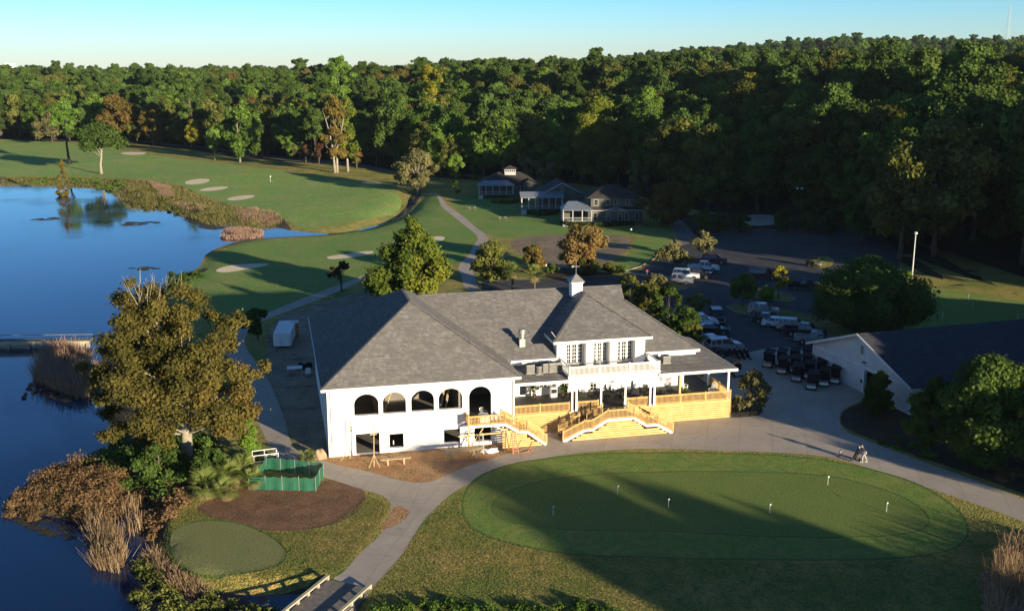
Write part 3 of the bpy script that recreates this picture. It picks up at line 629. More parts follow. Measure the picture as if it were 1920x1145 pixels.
px_tree('evergreen_bush','dark thicket bush under the oak trunk',300,900,820,110,'round',cat='shrub',mat='dark',k=24,leaves=9000,z0=.02,leaf=.22)
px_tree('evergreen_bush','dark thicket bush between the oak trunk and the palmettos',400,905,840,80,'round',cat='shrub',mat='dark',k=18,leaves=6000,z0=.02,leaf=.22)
# trees around the far fairway
px_tree('oak_tree','leaning pale-trunked tree with flat dark green crown on the far fairway bank',190,326,228,100,'flat',mat='dark',bark='bark_pale',k=36,leaves=9000,z0=.42,tint=lambda c,r:.6*r.random(),lean=(2,0),tr=.5,limbs=14)
px_tree('pine_tree','tall tree with dark straight trunk and light crown beside the leaning pale-trunked tree',131,308,190,64,'flat',mat='mid',bark='bark_dark',k=24,leaves=6000,z0=.55,tr=.55)
px_tree('pine_tree','spreading grey-olive tree left of the tall dark trunk at the fairway edge',98,268,208,66,'flat',mat='greyolive',k=24,leaves=5000,z0=.2)
px_tree('shade_tree','tall golden olive tree behind the leaning pale-trunked tree',222,270,178,72,'egg',mat='orange',k=34,leaves=8000,z0=.2)
px_tree('shade_tree','orange and green leaning tree against the dark woods right of the golden olive tree',288,272,192,58,'egg',mat='orange',k=22,leaves=5000,z0=.15)
px_tree('cypress_tree','slender rust-gold bald cypress standing in the lake shallows',122,378,298,34,'cone',mat='orange',k=30,leaves=5000,z0=.05,leaf=.4)
px_tree('shade_tree','small thin-trunked round green tree on the fairway edge left of the gums',403,300,240,40,'round',mat='mid',bark='bark_pale',k=18,leaves=4000,z0=.3)
px_tree('shade_tree','wide dark green tree at the woods edge beside the small thin-trunked tree',450,304,196,84,'egg',mat='mid',bark='bark_pale',k=34,leaves=9000,z0=.15)
px_tree('gum_tree','tall orange-topped gum with pale trunk, left of the pair at the fairway edge',630,324,180,62,'tall',mat='orange',bark='bark_pale',k=36,leaves=9000,z0=.18,multi=2)
px_tree('gum_tree','tall orange-topped gum with pale trunk, right of the pair at the fairway edge',652,322,184,66,'tall',mat='gum',bark='bark_pale',k=36,leaves=9000,z0=.2)
px_tree('crape_myrtle','tiny orange tree beside the pair of tall gums',669,315,283,26,'round',mat='orange',k=12,leaves=2000,z0=.3,multi=3)
for (x,y,t,wd) in [(552,300,268,26),(574,306,272,26),(598,308,268,26)]:
    px_tree('crape_myrtle','small dark brown tree in the row along the woods road left of the gums',x,y,t,wd,'round',mat='red',k=10,leaves=1500,z0=.3,multi=3)['group']='small dark trees along the woods road'
px_tree('crape_myrtle','round grey-olive multi-stemmed tree at the top of the curved cart path',783,362,283,90,'round',mat='greyolive',bark='bark_pale',k=44,leaves=13000,z0=.15,multi=4,limbs=12)
px_tree('shade_tree','bright green egg-shaped tree right of the round grey-olive tree',855,338,290,38,'egg',mat='bright',k=22,leaves=6000,z0=.1)
px_tree('shade_tree','very small dark tree on the lawn below the bright green egg-shaped tree',856,372,340,20,'round',mat='dark',k=9,leaves=1500,z0=.3)
for (x,y,t,wd,mt,lb) in [(980,345,290,44,'greyolive','dark shrub tree with golden tips behind the left cottage roof'),(1022,350,292,50,'greyolive','dark shrub tree with golden tips between the left and middle cottages'),(1190,375,303,50,'greyolive','dark shrub tree with golden tips behind the right cottage'),
     (1130,350,300,46,'olive','dark tree rising behind the roof of the middle cottage')]:
    px_tree('shade_tree',lb,x,y,t,wd,'round',mat=mt,k=20,leaves=4500,z0=.1)
for i,(x,y,t,wd) in enumerate([(1318,440,395,46),(1352,436,398,42),(1392,434,404,40),(1470,432,392,44),(1512,434,398,46),(1556,438,396,50),(1604,440,396,52),(1648,446,400,50)]):
    px_tree('evergreen_bush','dark shaded tree, number %s along the far edge of the parking lot'%('one two three four five six seven eight'.split()[i]),x,y,t,wd,'round',mat='dark',k=18,leaves=4500,z0=.08)['label']=['dark tree at the far left corner of the parking lot, beside the entrance road','dark tree left of the pale yard at the far edge of the parking lot','dark tree directly in front of the pale yard beyond the parking lot','dark tree just right of the pale yard beyond the parking lot','dark tree behind the twin-headed lamp at the far edge of the lot','dark tree right of the twin-headed lamp at the far edge of the lot','dark tree in the right half of the far parking lot edge','rightmost dark tree along the far edge of the parking lot'][i]
# ------------------------------------------------------------- forest
FK=[('tall','dark',15.5),('round','dark',14),('pine','dark',17),('egg','olive',14.5),('round','olive',14),('round','mid',13.5),('tall','orange',14),('egg','mid',13),('egg','bright',15),('egg','yellow',12.5)]
FW=np.array([.14,.16,.14,.15,.13,.14,.014,.12,.04,.01]); FW/=FW.sum()
FM=[]
for i,(st,mt,hh) in enumerate(FK):
    FM.append([tree_meshes(900+i*5+j,st,h=hh,r=hh*(.37 if st!='pine' else .27),k=58,leaves=11000,leaf=.4,z0=.45 if st=='pine' else .22 if st!='round' else .1,mat=mt,bark='bark') for j in range(2)])
frng=np.random.default_rng(77)
def forest_points():
    out=[]
    def scat(y0,y1,sp,m0):
        for y in np.arange(y0,y1,sp):
            for x in np.arange(-.56*y-30,.56*y+30,sp):
                X=x+frng.uniform(-.42,.42)*sp; Y=y+frng.uniform(-.42,.42)*sp
                if Y>edgeY(X)+3: out.append((X,Y,m0))
    scat(150,560,8.0,1.02); scat(560,800,11,1.05); scat(800,1900,18,.95)
    return np.array(out)
FP=forest_points(); FZ=ground_z(FP[:,0],FP[:,1],False)
FS=FP[:,2]*frng.uniform(.85,1.55,len(FP))*(1+.15*((FP[:,0]/FP[:,1])>.30)*(FP[:,1]<420)+.08*((FP[:,0]/FP[:,1])>.36)*(FP[:,1]<290)); FKI=frng.choice(len(FK),len(FP),p=FW); FR=frng.uniform(0,6.28,len(FP))
s_=FP[:,1]-edgeY(FP[:,0]); ppx=np.array([PXY(a,b,c+14) for a,b,c in zip(FP[:,0],FP[:,1],FZ)])
# extra height further in so that the canopy climbs
hidden=(np.abs(ppx[:,0]-960)>990)
COLN={'dark':'dark green','mid':'green','olive':'olive','orange':'orange-tinged','bright':'bright-green','yellow':'yellow'}
STN={'tall':'tall','pine':'slender','egg':'full','round':'round'}
def where(x):
    for lim,t in ((260,'behind the far left end of the fairway'),(430,'above the straight woods road'),(600,'left of the pair of tall gums'),(720,'behind the pair of tall gums'),(860,'above the round grey-olive tree'),(1010,'above the left cottage'),(1110,'above the middle cottage'),(1200,'above the right cottage'),(1330,'above the orange-topped round tree'),(1480,'above the left half of the parking lot'),(1640,'above the right half of the parking lot'),(1780,'behind the tall light pole')):
        if x<lim: return t
    return 'above the small practice green at the right edge'
show=np.where(~hidden)[0]; order=show[np.argsort(s_[show]*1.0+frng.uniform(0,26,len(show)))]
IND=set(order[:262].tolist())
def spread_ind(i):
    X,Y,_=FP[i]; k=FKI[i]; v=i%2; sc=FS[i]
    wr='front-row' if s_[i]<14 else 'second-row' if s_[i]<30 else 'hillside'
    lb=f"{STN[FK[k][0]]} {COLN[FK[k][1]]} {wr} woodland tree {where(ppx[i][0])}"
    e=plant_tree('forest_tree',(X,Y,FZ[i]-.2),lb,'tree','trees of the woods, '+lb,FR[i],sc,meshes=FM[k][v])
for i in sorted(IND): spread_ind(i)
def single(px,top,Y,wpx,mat,style,label,zb=None):
    v=top-CY; t=Y/(F*CP-v*SP); X=(px-CX)*t; zt=H-(F*SP+v*CP)*t; g=gz(X,Y); d=PXY(X,Y,zt)[2]; r=wpx/2*d/F
    plant_tree('forest_tree',(X,Y,g-.3),label,'tree',h=zt-g,r=r,style=style,mat=mat,seed=int(px+top),leaf=max(.36,d*.0013),k=40,leaves=19000,z0=zb or .3)
single(1216,163,330,80,'bright','round','vivid green round crown right of the big yellow-green tree above the cottages')
single(1122,180,322,130,'gum','egg','biggest yellow-green tree of the slope, above the middle cottage',.1)
single(1345,230,285,58,'bright','egg','isolated vivid green tree in deep shade above the orange-topped round tree')
single(1592,183,300,82,'bright','round','vivid green dome in deep shade above the right half of the parking lot')
single(1402,166,330,44,'dark','cone','narrow cone-shaped evergreen above the left half of the parking lot')
single(805,122,430,64,'yellow','round','glowing yellow-green crown high on the slope above the grey-olive tree')
single(1612,108,480,36,'yellow','round','small vivid yellow crown near the skyline at the right')
single(1466,122,470,40,'yellow','round','small yellow crown near the skyline above the parking lot')
single(1776,142,300,50,'bright','egg','light green crown on the slope left of the brightest right-edge tree')
single(1884,130,290,62,'bright','egg','bright green tall crown near the right edge of the photo')
single(1790,200,262,140,'olive','round','broad olive crown in the group of trees at the far right',.2)
single(1885,215,250,110,'olive','tall','olive crown with bare branches at the right edge of the photo',.2)
single(1775,300,215,120,'orange','tall','tall sparse tree flecked with orange behind the tall light pole',.05)
single(1880,300,208,110,'olive','tall','dark tall tree at the right edge, behind the small practice green',.05)
single(350,120,470,50,'dark','round','dark round crown rising at the left part of the skyline')
single(635,100,430,60,'mid','egg','dome-shaped crown that peaks the skyline above the pair of gums')
# the rest of the woods: one uncountable mass
def proto_coll():
    col_=bpy.data.collections.new('woodland_kinds')
    for i,(st,mt,hh) in enumerate(FK):
        for j in range(2):
            cm,tm=FM[i][j]
            a=bpy.data.objects.new('woodland_kind_%02d'%(i*2+j),None)
            bm=bmesh.new(); me=bpy.data.meshes.new('woodland_tree_%02d'%(i*2+j))
            me=cm.copy(); me.name='woodland_tree_%02d'%(i*2+j)
            bpy.data.objects.remove(a); bm.free()
            o=bpy.data.objects.new('woodland_%02d'%(i*2+j),me); col_.objects.link(o)
    return col_
REST=[i for i in range(len(FP)) if i not in IND]
# woods outside the frame to the right and behind the drone, which throw the long shadows
def side_trees():
    out=[]; r=np.random.default_rng(5)
    for y in np.arange(10,330,8.5):
        for x in np.arange(45,230,8.5):
            X=x+r.uniform(-.4,.4)*8.5; Y=y+r.uniform(-.4,.4)*8.5
            pr=(X-30)*.742+(Y-94)*.67
            if X<.5*Y+17 or X>.5*Y+95: continue
            if pr<6.5 or 70<pr<102: continue
            if Y>edgeY(X)+3 and X<.56*Y+30: continue
            if r.random()<(.12 if pr<66 else .1): continue
            out.append((X,Y,(.85 if pr<24 else 1.2 if pr<71 else 2.0)*r.uniform(.85,1.15)))
    # the group whose rounded shadow falls across the putting green
    out+=[(71.5,6,1.45),(76,3,1.42),(80,11,1.22),(84,5,1.3),(80,-5,1.35),(75,-5,1.2),(88,0,1.25),(86,-12,1.2),(84,14.5,.9)]
    return out
SIDE=side_trees()
def forest_mass():
    pts=[(FP[i][0],FP[i][1],FZ[i]-.2) for i in REST]+[(x,y,0) for x,y,s in SIDE]
    sc=[FS[i] for i in REST]+[s for x,y,s in SIDE]
    kd=[int(FKI[i])*2+i%2 for i in REST]+[int(frng.choice([1,4,5,7]))*2+1 for _ in SIDE]
    me=bpy.data.meshes.new('forest'); me.from_pydata(pts,[],[])
    a=me.attributes.new('sc','FLOAT','POINT'); a.data.foreach_set('value',sc)
    a=me.attributes.new('kd','INT','POINT'); a.data.foreach_set('value',kd)
    a=me.attributes.new('rz','FLOAT','POINT'); a.data.foreach_set('value',list(np.random.default_rng(1).uniform(0,6.28,len(pts))))
    o=link('forest',me); o['kind']='stuff'; o['label']='dense mixed woodland covering the hills up to the skyline'; o['category']='woodland'
    ng=bpy.data.node_groups.new('scatter','GeometryNodeTree'); ng.interface.new_socket('Geometry',in_out='INPUT',socket_type='NodeSocketGeometry'); ng.interface.new_socket('Geometry',in_out='OUTPUT',socket_type='NodeSocketGeometry')
    N=ng.nodes; Lk=ng.links; gi=N.new('NodeGroupInput'); go=N.new('NodeGroupOutput')
    ci=N.new('GeometryNodeCollectionInfo'); ci.inputs[0].default_value=proto_coll(); ci.inputs['Separate Children'].default_value=True; ci.inputs['Reset Children'].default_value=True
    ip=N.new('GeometryNodeInstanceOnPoints'); ip.inputs['Pick Instance'].default_value=True
    def att(nm,ty):
        n=N.new('GeometryNodeInputNamedAttribute'); n.data_type=ty; n.inputs['Name'].default_value=nm; return n.outputs[0]
    cx=N.new('ShaderNodeCombineXYZ'); Lk.new(att('rz','FLOAT'),cx.inputs[2])
    e2=N.new('FunctionNodeEulerToRotation'); Lk.new(cx.outputs[0],e2.inputs[0])
    Lk.new(gi.outputs[0],ip.inputs['Points']); Lk.new(ci.outputs[0],ip.inputs['Instance']); Lk.new(att('kd','INT'),ip.inputs['Instance Index']); Lk.new(e2.outputs[0],ip.inputs['Rotation']); Lk.new(att('sc','FLOAT'),ip.inputs['Scale'])
    Lk.new(ip.outputs[0],go.inputs[0])
    md=o.modifiers.new('scatter','NODES'); md.node_group=ng
forest_mass()
# ------------------------------------------------------------- reeds, marsh grass, brush
ZP={n:p for n,m,p in ZONES}
def pts_in(poly_px,n,rng,z=0,clump=0):
    P=pw(poly_px,z); lo=P.min(0); hi=P.max(0); out=np.zeros((0,2))
    if clump: cc=rng.uniform(lo,hi,(clump*4,2)); cc=cc[inside(cc,P)][:clump]
    while len(out)<n:
        if clump: q=cc[rng.integers(0,len(cc),n*2)]+rng.normal(size=(n*2,2))*(hi-lo).min()*.06
        else: q=rng.uniform(lo,hi,(n*2,2))
        q=q[inside(q,P)]; 
        if clump: pass
        out=np.concatenate([out,q])
    return out[:n]
def blades(name,poly,n,h,wd,mat,label,seed=0,z=None,clump=0,lean=.25,excl=None):
    rng=np.random.default_rng(seed); P=pts_in(poly,n,rng,0 if z is None else z,clump)
    if excl: P=P[~inside(P,pw(excl))]; n=len(P)
    Z=np.maximum(ground_z(P[:,0],P[:,1]),-1.0) if z is None else np.full(n,z)
    hh=h*(.55+.7*rng.random(n)); a=rng.uniform(0,6.28,n); l=rng.normal(size=(n,2))*lean*hh[:,None]
    dx=np.cos(a)*wd/2; dy=np.sin(a)*wd/2
    V=np.zeros((n,4,3)); V[:,0]=np.stack([P[:,0]-dx,P[:,1]-dy,Z-.1],1); V[:,1]=np.stack([P[:,0]+dx,P[:,1]+dy,Z-.1],1)
    V[:,2]=np.stack([P[:,0]+dx*.4+l[:,0],P[:,1]+dy*.4+l[:,1],Z+hh],1); V[:,3]=np.stack([P[:,0]-dx*.4+l[:,0],P[:,1]-dy*.4+l[:,1],Z+hh],1)
    me=np_quads(name,V.reshape(-1,3),n,rng.random(n),[LF[mat]]); o=link(name,me); o['kind']='stuff'; o['label']=label; o['category']=name.replace('_',' ')
    return o
def brush(name,poly,k,rad,leaves,leaf,mat,label,seed,flat_z=.7,kind='stuff'):
    rng=np.random.default_rng(seed); P=pts_in(poly,k,rng); Z=np.maximum(ground_z(P[:,0],P[:,1]),-.8)
    rs=rad*(.5+.8*rng.random(k)); cs=np.column_stack([P,Z+rs*.35])
    w_=rs**2; me=leaves_mesh(name,rng,cs,rs,(leaves*w_/w_.sum()).astype(int),leaf,LF[mat],shell=.2,flat_z=flat_z,up=.4)
    o=link(name,me); o['kind']=kind; o['label']=label; o['category']=name.replace('_',' '); return o
blades('reeds',[(62,700),(75,665),(110,650),(160,655),(172,700),(160,735),(120,730),(80,712)],5200,2.1,.08,'pink','tan reeds growing in the lake beside the oak',1,lean=.32,clump=40)
blades('reeds',[(120,655),(168,655),(185,690),(175,740),(140,735)],900,1.7,.08,'reed','green-tan reeds between the tan reeds and the oak',2,clump=16)
blades('cattails',[(150,965),(185,950),(225,985),(235,1035),(225,1060),(170,1045),(165,1010)],1500,1.3,.06,'reed','pale dry cattails at the water edge below the brown mound',3,clump=26,lean=.3)
blades('cattails',[(220,930),(262,925),(270,985),(230,990)],190,1.3,.06,'reed','sparse cattails in the dark inlet beside the tee',4,lean=.1)
blades('reeds',[(290,1020),(320,1060),(380,1085),(400,1100),(350,1100),(300,1070),(260,1030)],1500,.75,.06,'reed','dry tan grass along the bank below the tee',5,clump=44,lean=.5)
brush('bank_scrub',[(262,900),(300,880),(350,910),(345,950),(300,985),(285,1010),(255,960)],60,.6,6000,.16,'brush','brown scrub along the shore left of the tee',21)
brush('bank_scrub',[(260,1020),(310,1060),(370,1095),(480,1115),(600,1125),(560,1150),(250,1150)],90,.55,8000,.15,'olive','dark scrub on the bank below the tee',22)
brush('brown_mound',[(75,905),(110,880),(160,868),(210,870),(240,895),(245,925),(215,960),(160,960),(100,945),(60,920)],120,.85,42000,.13,'brush','brown bushy mound on the lake shore left of the tee',23,.8)
brush('brown_mound',[(10,950),(60,905),(110,870),(140,880),(90,930),(60,960)],60,.6,14000,.11,'brush','paler dry tips of the shore mound toward the lake',24,.7)
brush('green_scrub',[(100,925),(140,925),(150,945),(110,950)],10,.5,1800,.14,'bright','green sprigs on the brown shore mound',25)
brush('green_scrub',[(150,870),(190,868),(190,885),(160,890)],9,.5,1500,.14,'mid','small green patch at the top of the brown shore mound',26)
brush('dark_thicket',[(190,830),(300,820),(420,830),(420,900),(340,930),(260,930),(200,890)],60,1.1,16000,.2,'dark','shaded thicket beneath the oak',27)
blades('marsh_grass',[(0,331),(150,331),(225,337),(300,343),(340,350),(330,395),(245,390),(203,351),(145,347),(0,345)],11000,.6,.15,'reedgreen','green and tan marsh grass along the far lake shore',6,clump=120,lean=.6)
blades('marsh_grass',[(300,350),(352,355),(384,372),(440,388),(500,398),(535,412),(500,424),(440,420),(385,415),(332,397)],10000,.6,.15,'reedgreen','mixed marsh grass where the lake narrows',7,clump=110,lean=.6)
blades('dry_grass',[(440,392),(480,392),(520,402),(530,412),(500,420),(450,412)],4000,.6,.15,'pink','pinkish dry grass patch by the inlet',8,clump=40,lean=.6)
blades('dry_grass',[(275,340),(320,352),(330,375),(350,380),(395,385),(380,400),(330,385),(300,365)],3600,.6,.15,'pink','pinkish dry grass on the fairway bank',9,clump=50,lean=.6)
blades('dry_grass',[(408,438),(430,431),(465,430),(492,434),(495,444),(470,448),(430,450),(412,446)],4500,.7,.12,'pink','tan reed islet at the mouth of the inlet',10,z=WZ,clump=26)
brush('shore_scrub',[(60,334),(225,340),(240,350),(225,356),(150,345),(60,342)],50,.9,6000,.4,'mid','low green scrub on the far shore',28,.5)
brush('shore_scrub',[(235,352),(300,360),(360,385),(440,405),(500,415),(440,416),(332,395),(250,385)],70,.8,7000,.32,'olive','low olive scrub on the fairway bank',29,.5)
brush('floating_plants',[(60,700),(90,690),(110,720),(80,740),(40,735)],26,.3,700,.16,'brush','dark water plants floating left of the oak',30,.2)
brush('floating_plants',[(320,505),(375,498),(378,520),(330,545),(300,555)],50,.6,5000,.2,'dark','dark scrub on the shore behind the oak',31,.5)
brush('edge_weeds',[(690,1145),(760,1128),(900,1135),(1050,1130),(1140,1125),(1180,1160),(690,1160)],90,.42,12000,.12,'mid','dark weedy growth along the bottom edge of the lawn',32,.7)
brush('dry_brush',[(1850,1090),(1880,1030),(1930,1000),(1990,1000),(1990,1160),(1840,1160)],60,.8,11000,.12,'pink','dry tangled brush in the lower right corner',33,.7)
brush('dry_brush',[(1830,868),(1900,860),(1960,900),(1960,925),(1880,905)],40,.5,5000,.13,'brush','brown dry brush beside the right drive',34,.5)
brush('garden_plants',[(1640,830),(1700,818),(1760,850),(1740,862)],22,.35,2500,.13,'mid','low green ground cover beside the right drive',35,.5)
blades('reeds',[(1850,1080),(1880,1030),(1930,1005),(1990,1005),(1990,1160),(1850,1160)],1500,1.7,.05,'reed','pale dry stalks in the lower right corner',11,clump=40,lean=.3)
# rough grass tufts on the near lawn
blades('lawn_tufts',[(700,1110),(760,1040),(800,970),(860,935),(875,975),(950,1015),(1100,1040),(1300,1047),(1600,1049),(1780,1036),(1820,1000),(1880,1000),(1920,1040),(1840,1150),(700,1150)],30000,.09,.045,'turf','uneven rough grass around the putting green',12,lean=.5,excl=ZP['green_collar'])
blades('lawn_tufts',[(300,1010),(320,970),(365,955),(470,992),(540,998),(620,987),(690,930),(735,945),(700,1000),(640,1070),(420,1095),(330,1060)],11000,.09,.045,'turf','rough grass around the tee',13,lean=.5,excl=ZP['tee_box'])
def weed(poly,seed,label):
    rng=np.random.default_rng(seed); Q=pts_in(poly,1400,rng,WZ,14); n=len(Q); d=Q[:,1].mean()/F
    V=np.zeros((n,4,3)); sz=d*(.5+2.2*rng.random(n)**2); a=rng.uniform(-.5,.5,n); dx=np.cos(a)*sz*1.6; dy=np.sin(a)*sz
    z=WZ+.012+rng.random(n)*.03
    for i,(sx,sy) in enumerate(((-1,-.3),(.2,-1),(1,.4),(-.3,.9))): V[:,i]=np.stack([Q[:,0]+sx*dx,Q[:,1]+sy*sz+sx*dy,z],1)
    me=np_quads('floating_weed',V.reshape(-1,3),n,rng.random(n),[G['algae']]); o=link('floating_weed',me); o['kind']='stuff'; o['label']=label; o['category']='water weed'
weed([(48,413),(80,409),(112,407),(112,411),(80,413)],1,'thin raft of floating weed near the cypress reflection')
weed([(215,421),(240,416),(295,415),(300,418),(270,422),(230,424)],2,'pale floating weed mat in the far part of the lake')
weed([(332,404),(360,410),(400,424),(430,426),(400,432),(372,426),(345,412)],3,'muddy weed along the narrows')
weed([(235,503),(275,500),(300,503),(270,507)],4,'thin weed streak in the water behind the oak')
weed([(20,975),(70,968),(130,985),(150,1010),(110,1012),(60,995)],5,'brown weed floating off the brown mound')
weed([(70,738),(110,730),(150,738),(170,745),(120,755)],6,'dark weed floating below the reeds')
# palmettos
def palm(px,py,top,wpx,label,trunk=False,mat='palm',seed=0,skirt=True):
    p=WG(px,py); h=height_to(p,top); d=PXY(*p)[2]; r=wpx/2*d/F; rng=np.random.default_rng(seed)
    e=empty('palmetto',p,0,label,'palm'); base=h*.35 if not trunk else h*.6
    m=MB(); m.tube([(0,0,-.2),(0,0,base*.5),(0,0,base)],[.2,.17,.15],8); m.build('trunk',M['bark'],e,smooth=True)
    def fronds(n,el0,el1,mt,nm,ln):
        V=[];T=[]
        for i in range(n):
            a=rng.uniform(0,6.28); el=rng.uniform(el0,el1); L=ln*rng.uniform(.75,1.1)
            dr=np.array([math.cos(a)*math.cos(el),math.sin(a)*math.cos(el),math.sin(el)]); c=np.array([0,0,base])+dr*L*.45
            up=np.array([-math.cos(a)*math.sin(el),-math.sin(a)*math.sin(el),math.cos(el)]); sd=np.cross(dr,up); t=rng.random()
            s0=np.array([0,0,base]); w0=sd*.015
            V+=[s0-w0,s0+w0,c+w0,c-w0]; T.append(t)
            for j in range(20):
                b_=(j/19-.5)*3.6; ld=dr*math.cos(b_)+sd*math.sin(b_); l=L*.55*(1-.25*abs(b_)/1.8); tip=c+ld*l-np.array([0,0,.25*l*rng.random()+.06]); md=c+ld*l*.5; pn=np.cross(ld,up)*.02*L/1.2
                V+=[c,md-pn,tip,md+pn]; T.append(t)
        new_link(nm,np_quads(nm,np.array(V),len(T),T,[LF[mt]]),e)
    fronds(34,-.3,1.45,mat,'crown',max(r,.8)*1.05)
    if skirt: fronds(14,-1.2,-.4,'drypalm','dead_fronds',r*.8)
palm(388,930,868,90,'largest fan palmetto at the left end of the mulch bed',seed=1)
palm(432,915,845,80,'fan palmetto between the largest one and the green fence enclosure',seed=2)
palm(462,900,832,70,'upper fan palmetto behind the white pipe railing',seed=3)
palm(425,935,885,66,'lowest fan palmetto on the mulch bed edge',seed=4,skirt=True)
palm(475,915,868,56,'small palmetto touching the left side of the green fence',seed=5)
palm(578,866,840,46,'small fan palmetto beside the sandstone boulder',seed=6,skirt=False)
palm(961,548,486,50,'sunlit cabbage palm behind the clubhouse ridge',True,seed=7)
palm(1002,548,492,52,'shaded cabbage palm right of the sunlit one behind the clubhouse ridge',True,seed=8)
palm(1240,545,524,40,'small cycad on the island in front of the silver pickup',seed=9,skirt=False)
# ---------------------------------------------------------------- clubhouse
AL=R(13); CO=Vector((-17.3,92.7,0)); 
def ch(u,v,z=0): return Vector((CO.x+u*math.cos(AL)-v*math.sin(AL),CO.y+u*math.sin(AL)+v*math.cos(AL),z))
club=empty('clubhouse',CO,AL,'long white clubhouse with arched openings, grey hip roofs and wooden front deck','building')
def P(mb,name,mat,parent=club,bevel=0,smooth=False): return mb.build(name,M[mat],parent,bevel,smooth)
def arch(u0,u1,z0,zs,top,n=14):
    c=(u0+u1)/2; r=(u1-u0)/2; return [(u0,z0),(u1,z0)]+[(c+r*math.cos(math.pi*i/n),zs+(top-zs)*math.sin(math.pi*i/n)) for i in range(n+1)]
arches=[(2.5,4.8),(5.2,7.4),(7.9,10.1),(10.55,12.85),(13.5,15.7)]
holes=[arch(a,b,3.9 if i<4 else 2.5,5.0,5.98) for i,(a,b) in enumerate(arches)]
holes+=[[(2.55,.02),(4.8,.02),(4.8,2.08),(2.55,2.08)],[(5.6,.42),(7.1,.42),(7.1,1.83),(5.6,1.83)],[(11,.45),(12.6,.45),(12.6,1.85),(11,1.85)],[(14,.35),(15.7,.35),(15.7,1.9),(14,1.9)]]
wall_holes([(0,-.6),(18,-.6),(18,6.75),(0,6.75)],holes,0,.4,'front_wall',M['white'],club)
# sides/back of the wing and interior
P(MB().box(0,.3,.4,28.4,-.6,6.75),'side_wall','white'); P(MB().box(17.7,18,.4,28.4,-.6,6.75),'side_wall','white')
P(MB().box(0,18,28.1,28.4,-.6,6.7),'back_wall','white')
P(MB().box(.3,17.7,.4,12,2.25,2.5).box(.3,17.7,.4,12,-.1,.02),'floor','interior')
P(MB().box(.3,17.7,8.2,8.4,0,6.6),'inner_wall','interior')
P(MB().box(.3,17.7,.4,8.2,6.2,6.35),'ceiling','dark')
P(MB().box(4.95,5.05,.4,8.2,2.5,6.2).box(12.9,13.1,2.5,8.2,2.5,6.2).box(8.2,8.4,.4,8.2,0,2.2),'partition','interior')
sill=MB()
for a,b in arches[:4]: sill.box(a-.08,b+.08,-.06,.02,3.82,3.9)
P(sill,'window_sill','white_trim')
P(MB().box(5.68,5.76,.15,.2,.42,1.83).box(6.1,6.18,.2,.25,.7,1.1),'window_frame','white_trim')
# beams seen through openings
P(MB().bar((5.5,3,2.6),(7.0,5,5.9),.12).bar((10.9,2,2.6),(12.2,5.5,5.6),.2,.1).bar((11.4,2,2.6),(12.6,5.5,5.2),.2,.1),'propped_lumber','lumber')
P(MB().tube([(.35,-.09,6.5),(.35,-.09,0)],[.05,.05],6),'downpipe','white_trim'); P(MB().tube([(17.85,-.09,6.5),(17.85,-.09,2)],[.05,.05],6),'downpipe','white_trim')
# main block
P(MB().box(18,39.0,8.2,8.5,-.3,6.2),'front_wall','white'); P(MB().box(38.7,39,8.5,24,-.3,6.7),'side_wall','white'); P(MB().box(18,39,23.7,24,-.3,6.7),'back_wall','white')
P(MB().box(18,23.79,5.75,5.95,5.9,6.85).box(33.41,39.2,5.75,5.95,5.9,6.85).box(38.9,39.1,5.95,8.2,5.6,6.8),'upper_wall','white')
# roofs
def roof(polys,name='roof',mat='shingle',t=.16):
    m=MB()
    for p in polys: m.slab(p,t)
    return P(m,name,mat)
A1=(9,8,12.9);A2=(9,14,12.9)
roof([[(-.5,-.5,6.85),(18.5,-.5,6.85),A1],[(-.5,-.5,6.85),A1,A2,(-.5,29,6.85)],[(18.5,-.5,6.85),(18.5,29,6.85),A2,A1],[(-.5,29,6.85),A2,(18.5,29,6.85)]])
mz=lambda v:12-.559*(14.9-v)
g1=(33.5,12.7,mz(12.7)); g2=(33.5,17.1,mz(12.7)); rg=(33.8,14.9,12)
roof([[(9.5,14.9,12),(9.5,5.5,mz(5.5)),(23.8,5.5,mz(5.5)),(23.8,14.9,12)],[(23.8,6.72,mz(6.72)),(33.4,6.72,mz(6.72)),(33.4,14.9,12),(23.8,14.9,12)],[(33.4,5.5,mz(5.5)),(39.5,5.5,mz(5.5)),g1,rg,(33.4,14.9,12)],[(9.5,14.9,12),rg,g2,(39.5,24.3,mz(5.5)),(9.5,24.3,mz(5.5))],[(39.5,5.5,mz(5.5)),(39.5,24.3,mz(5.5)),g2,g1]])
P(MB().prism([(12.75,mz(12.7)-.1),(17.05,mz(12.7)-.1),(14.9,11.85)],'x',33.3,33.5),'gable','white')
roof([[(23.3,4.9,8.6),(33.9,4.9,8.6),(28.6,11.6,12.02)],[(23.3,4.9,8.6),(28.6,11.6,12.02),(28.6,16,12.02),(23.3,16,8.62)],[(33.9,4.9,8.6),(33.9,16,8.62),(28.6,16,12.02),(28.6,11.6,12.02)]])
lz=lambda v:5.4+.19*(v-2)
roof([[(18.02,2.0,lz(2)),(24.0,2.0,lz(2)),(24.0,8.3,lz(8.3)),(18.02,8.3,lz(8.3))]],'porch_roof')
roof([[(33.7,2,lz(2)),(42.3,2,lz(2)),(39.2,6.6,lz(6.6)),(39.2,8.3,lz(8.3)),(33.7,8.3,lz(8.3))],[(42.3,2,lz(2)),(42.3,15,lz(2)),(39.2,15,lz(6.6)),(39.2,6.6,lz(6.6))]],'porch_roof')
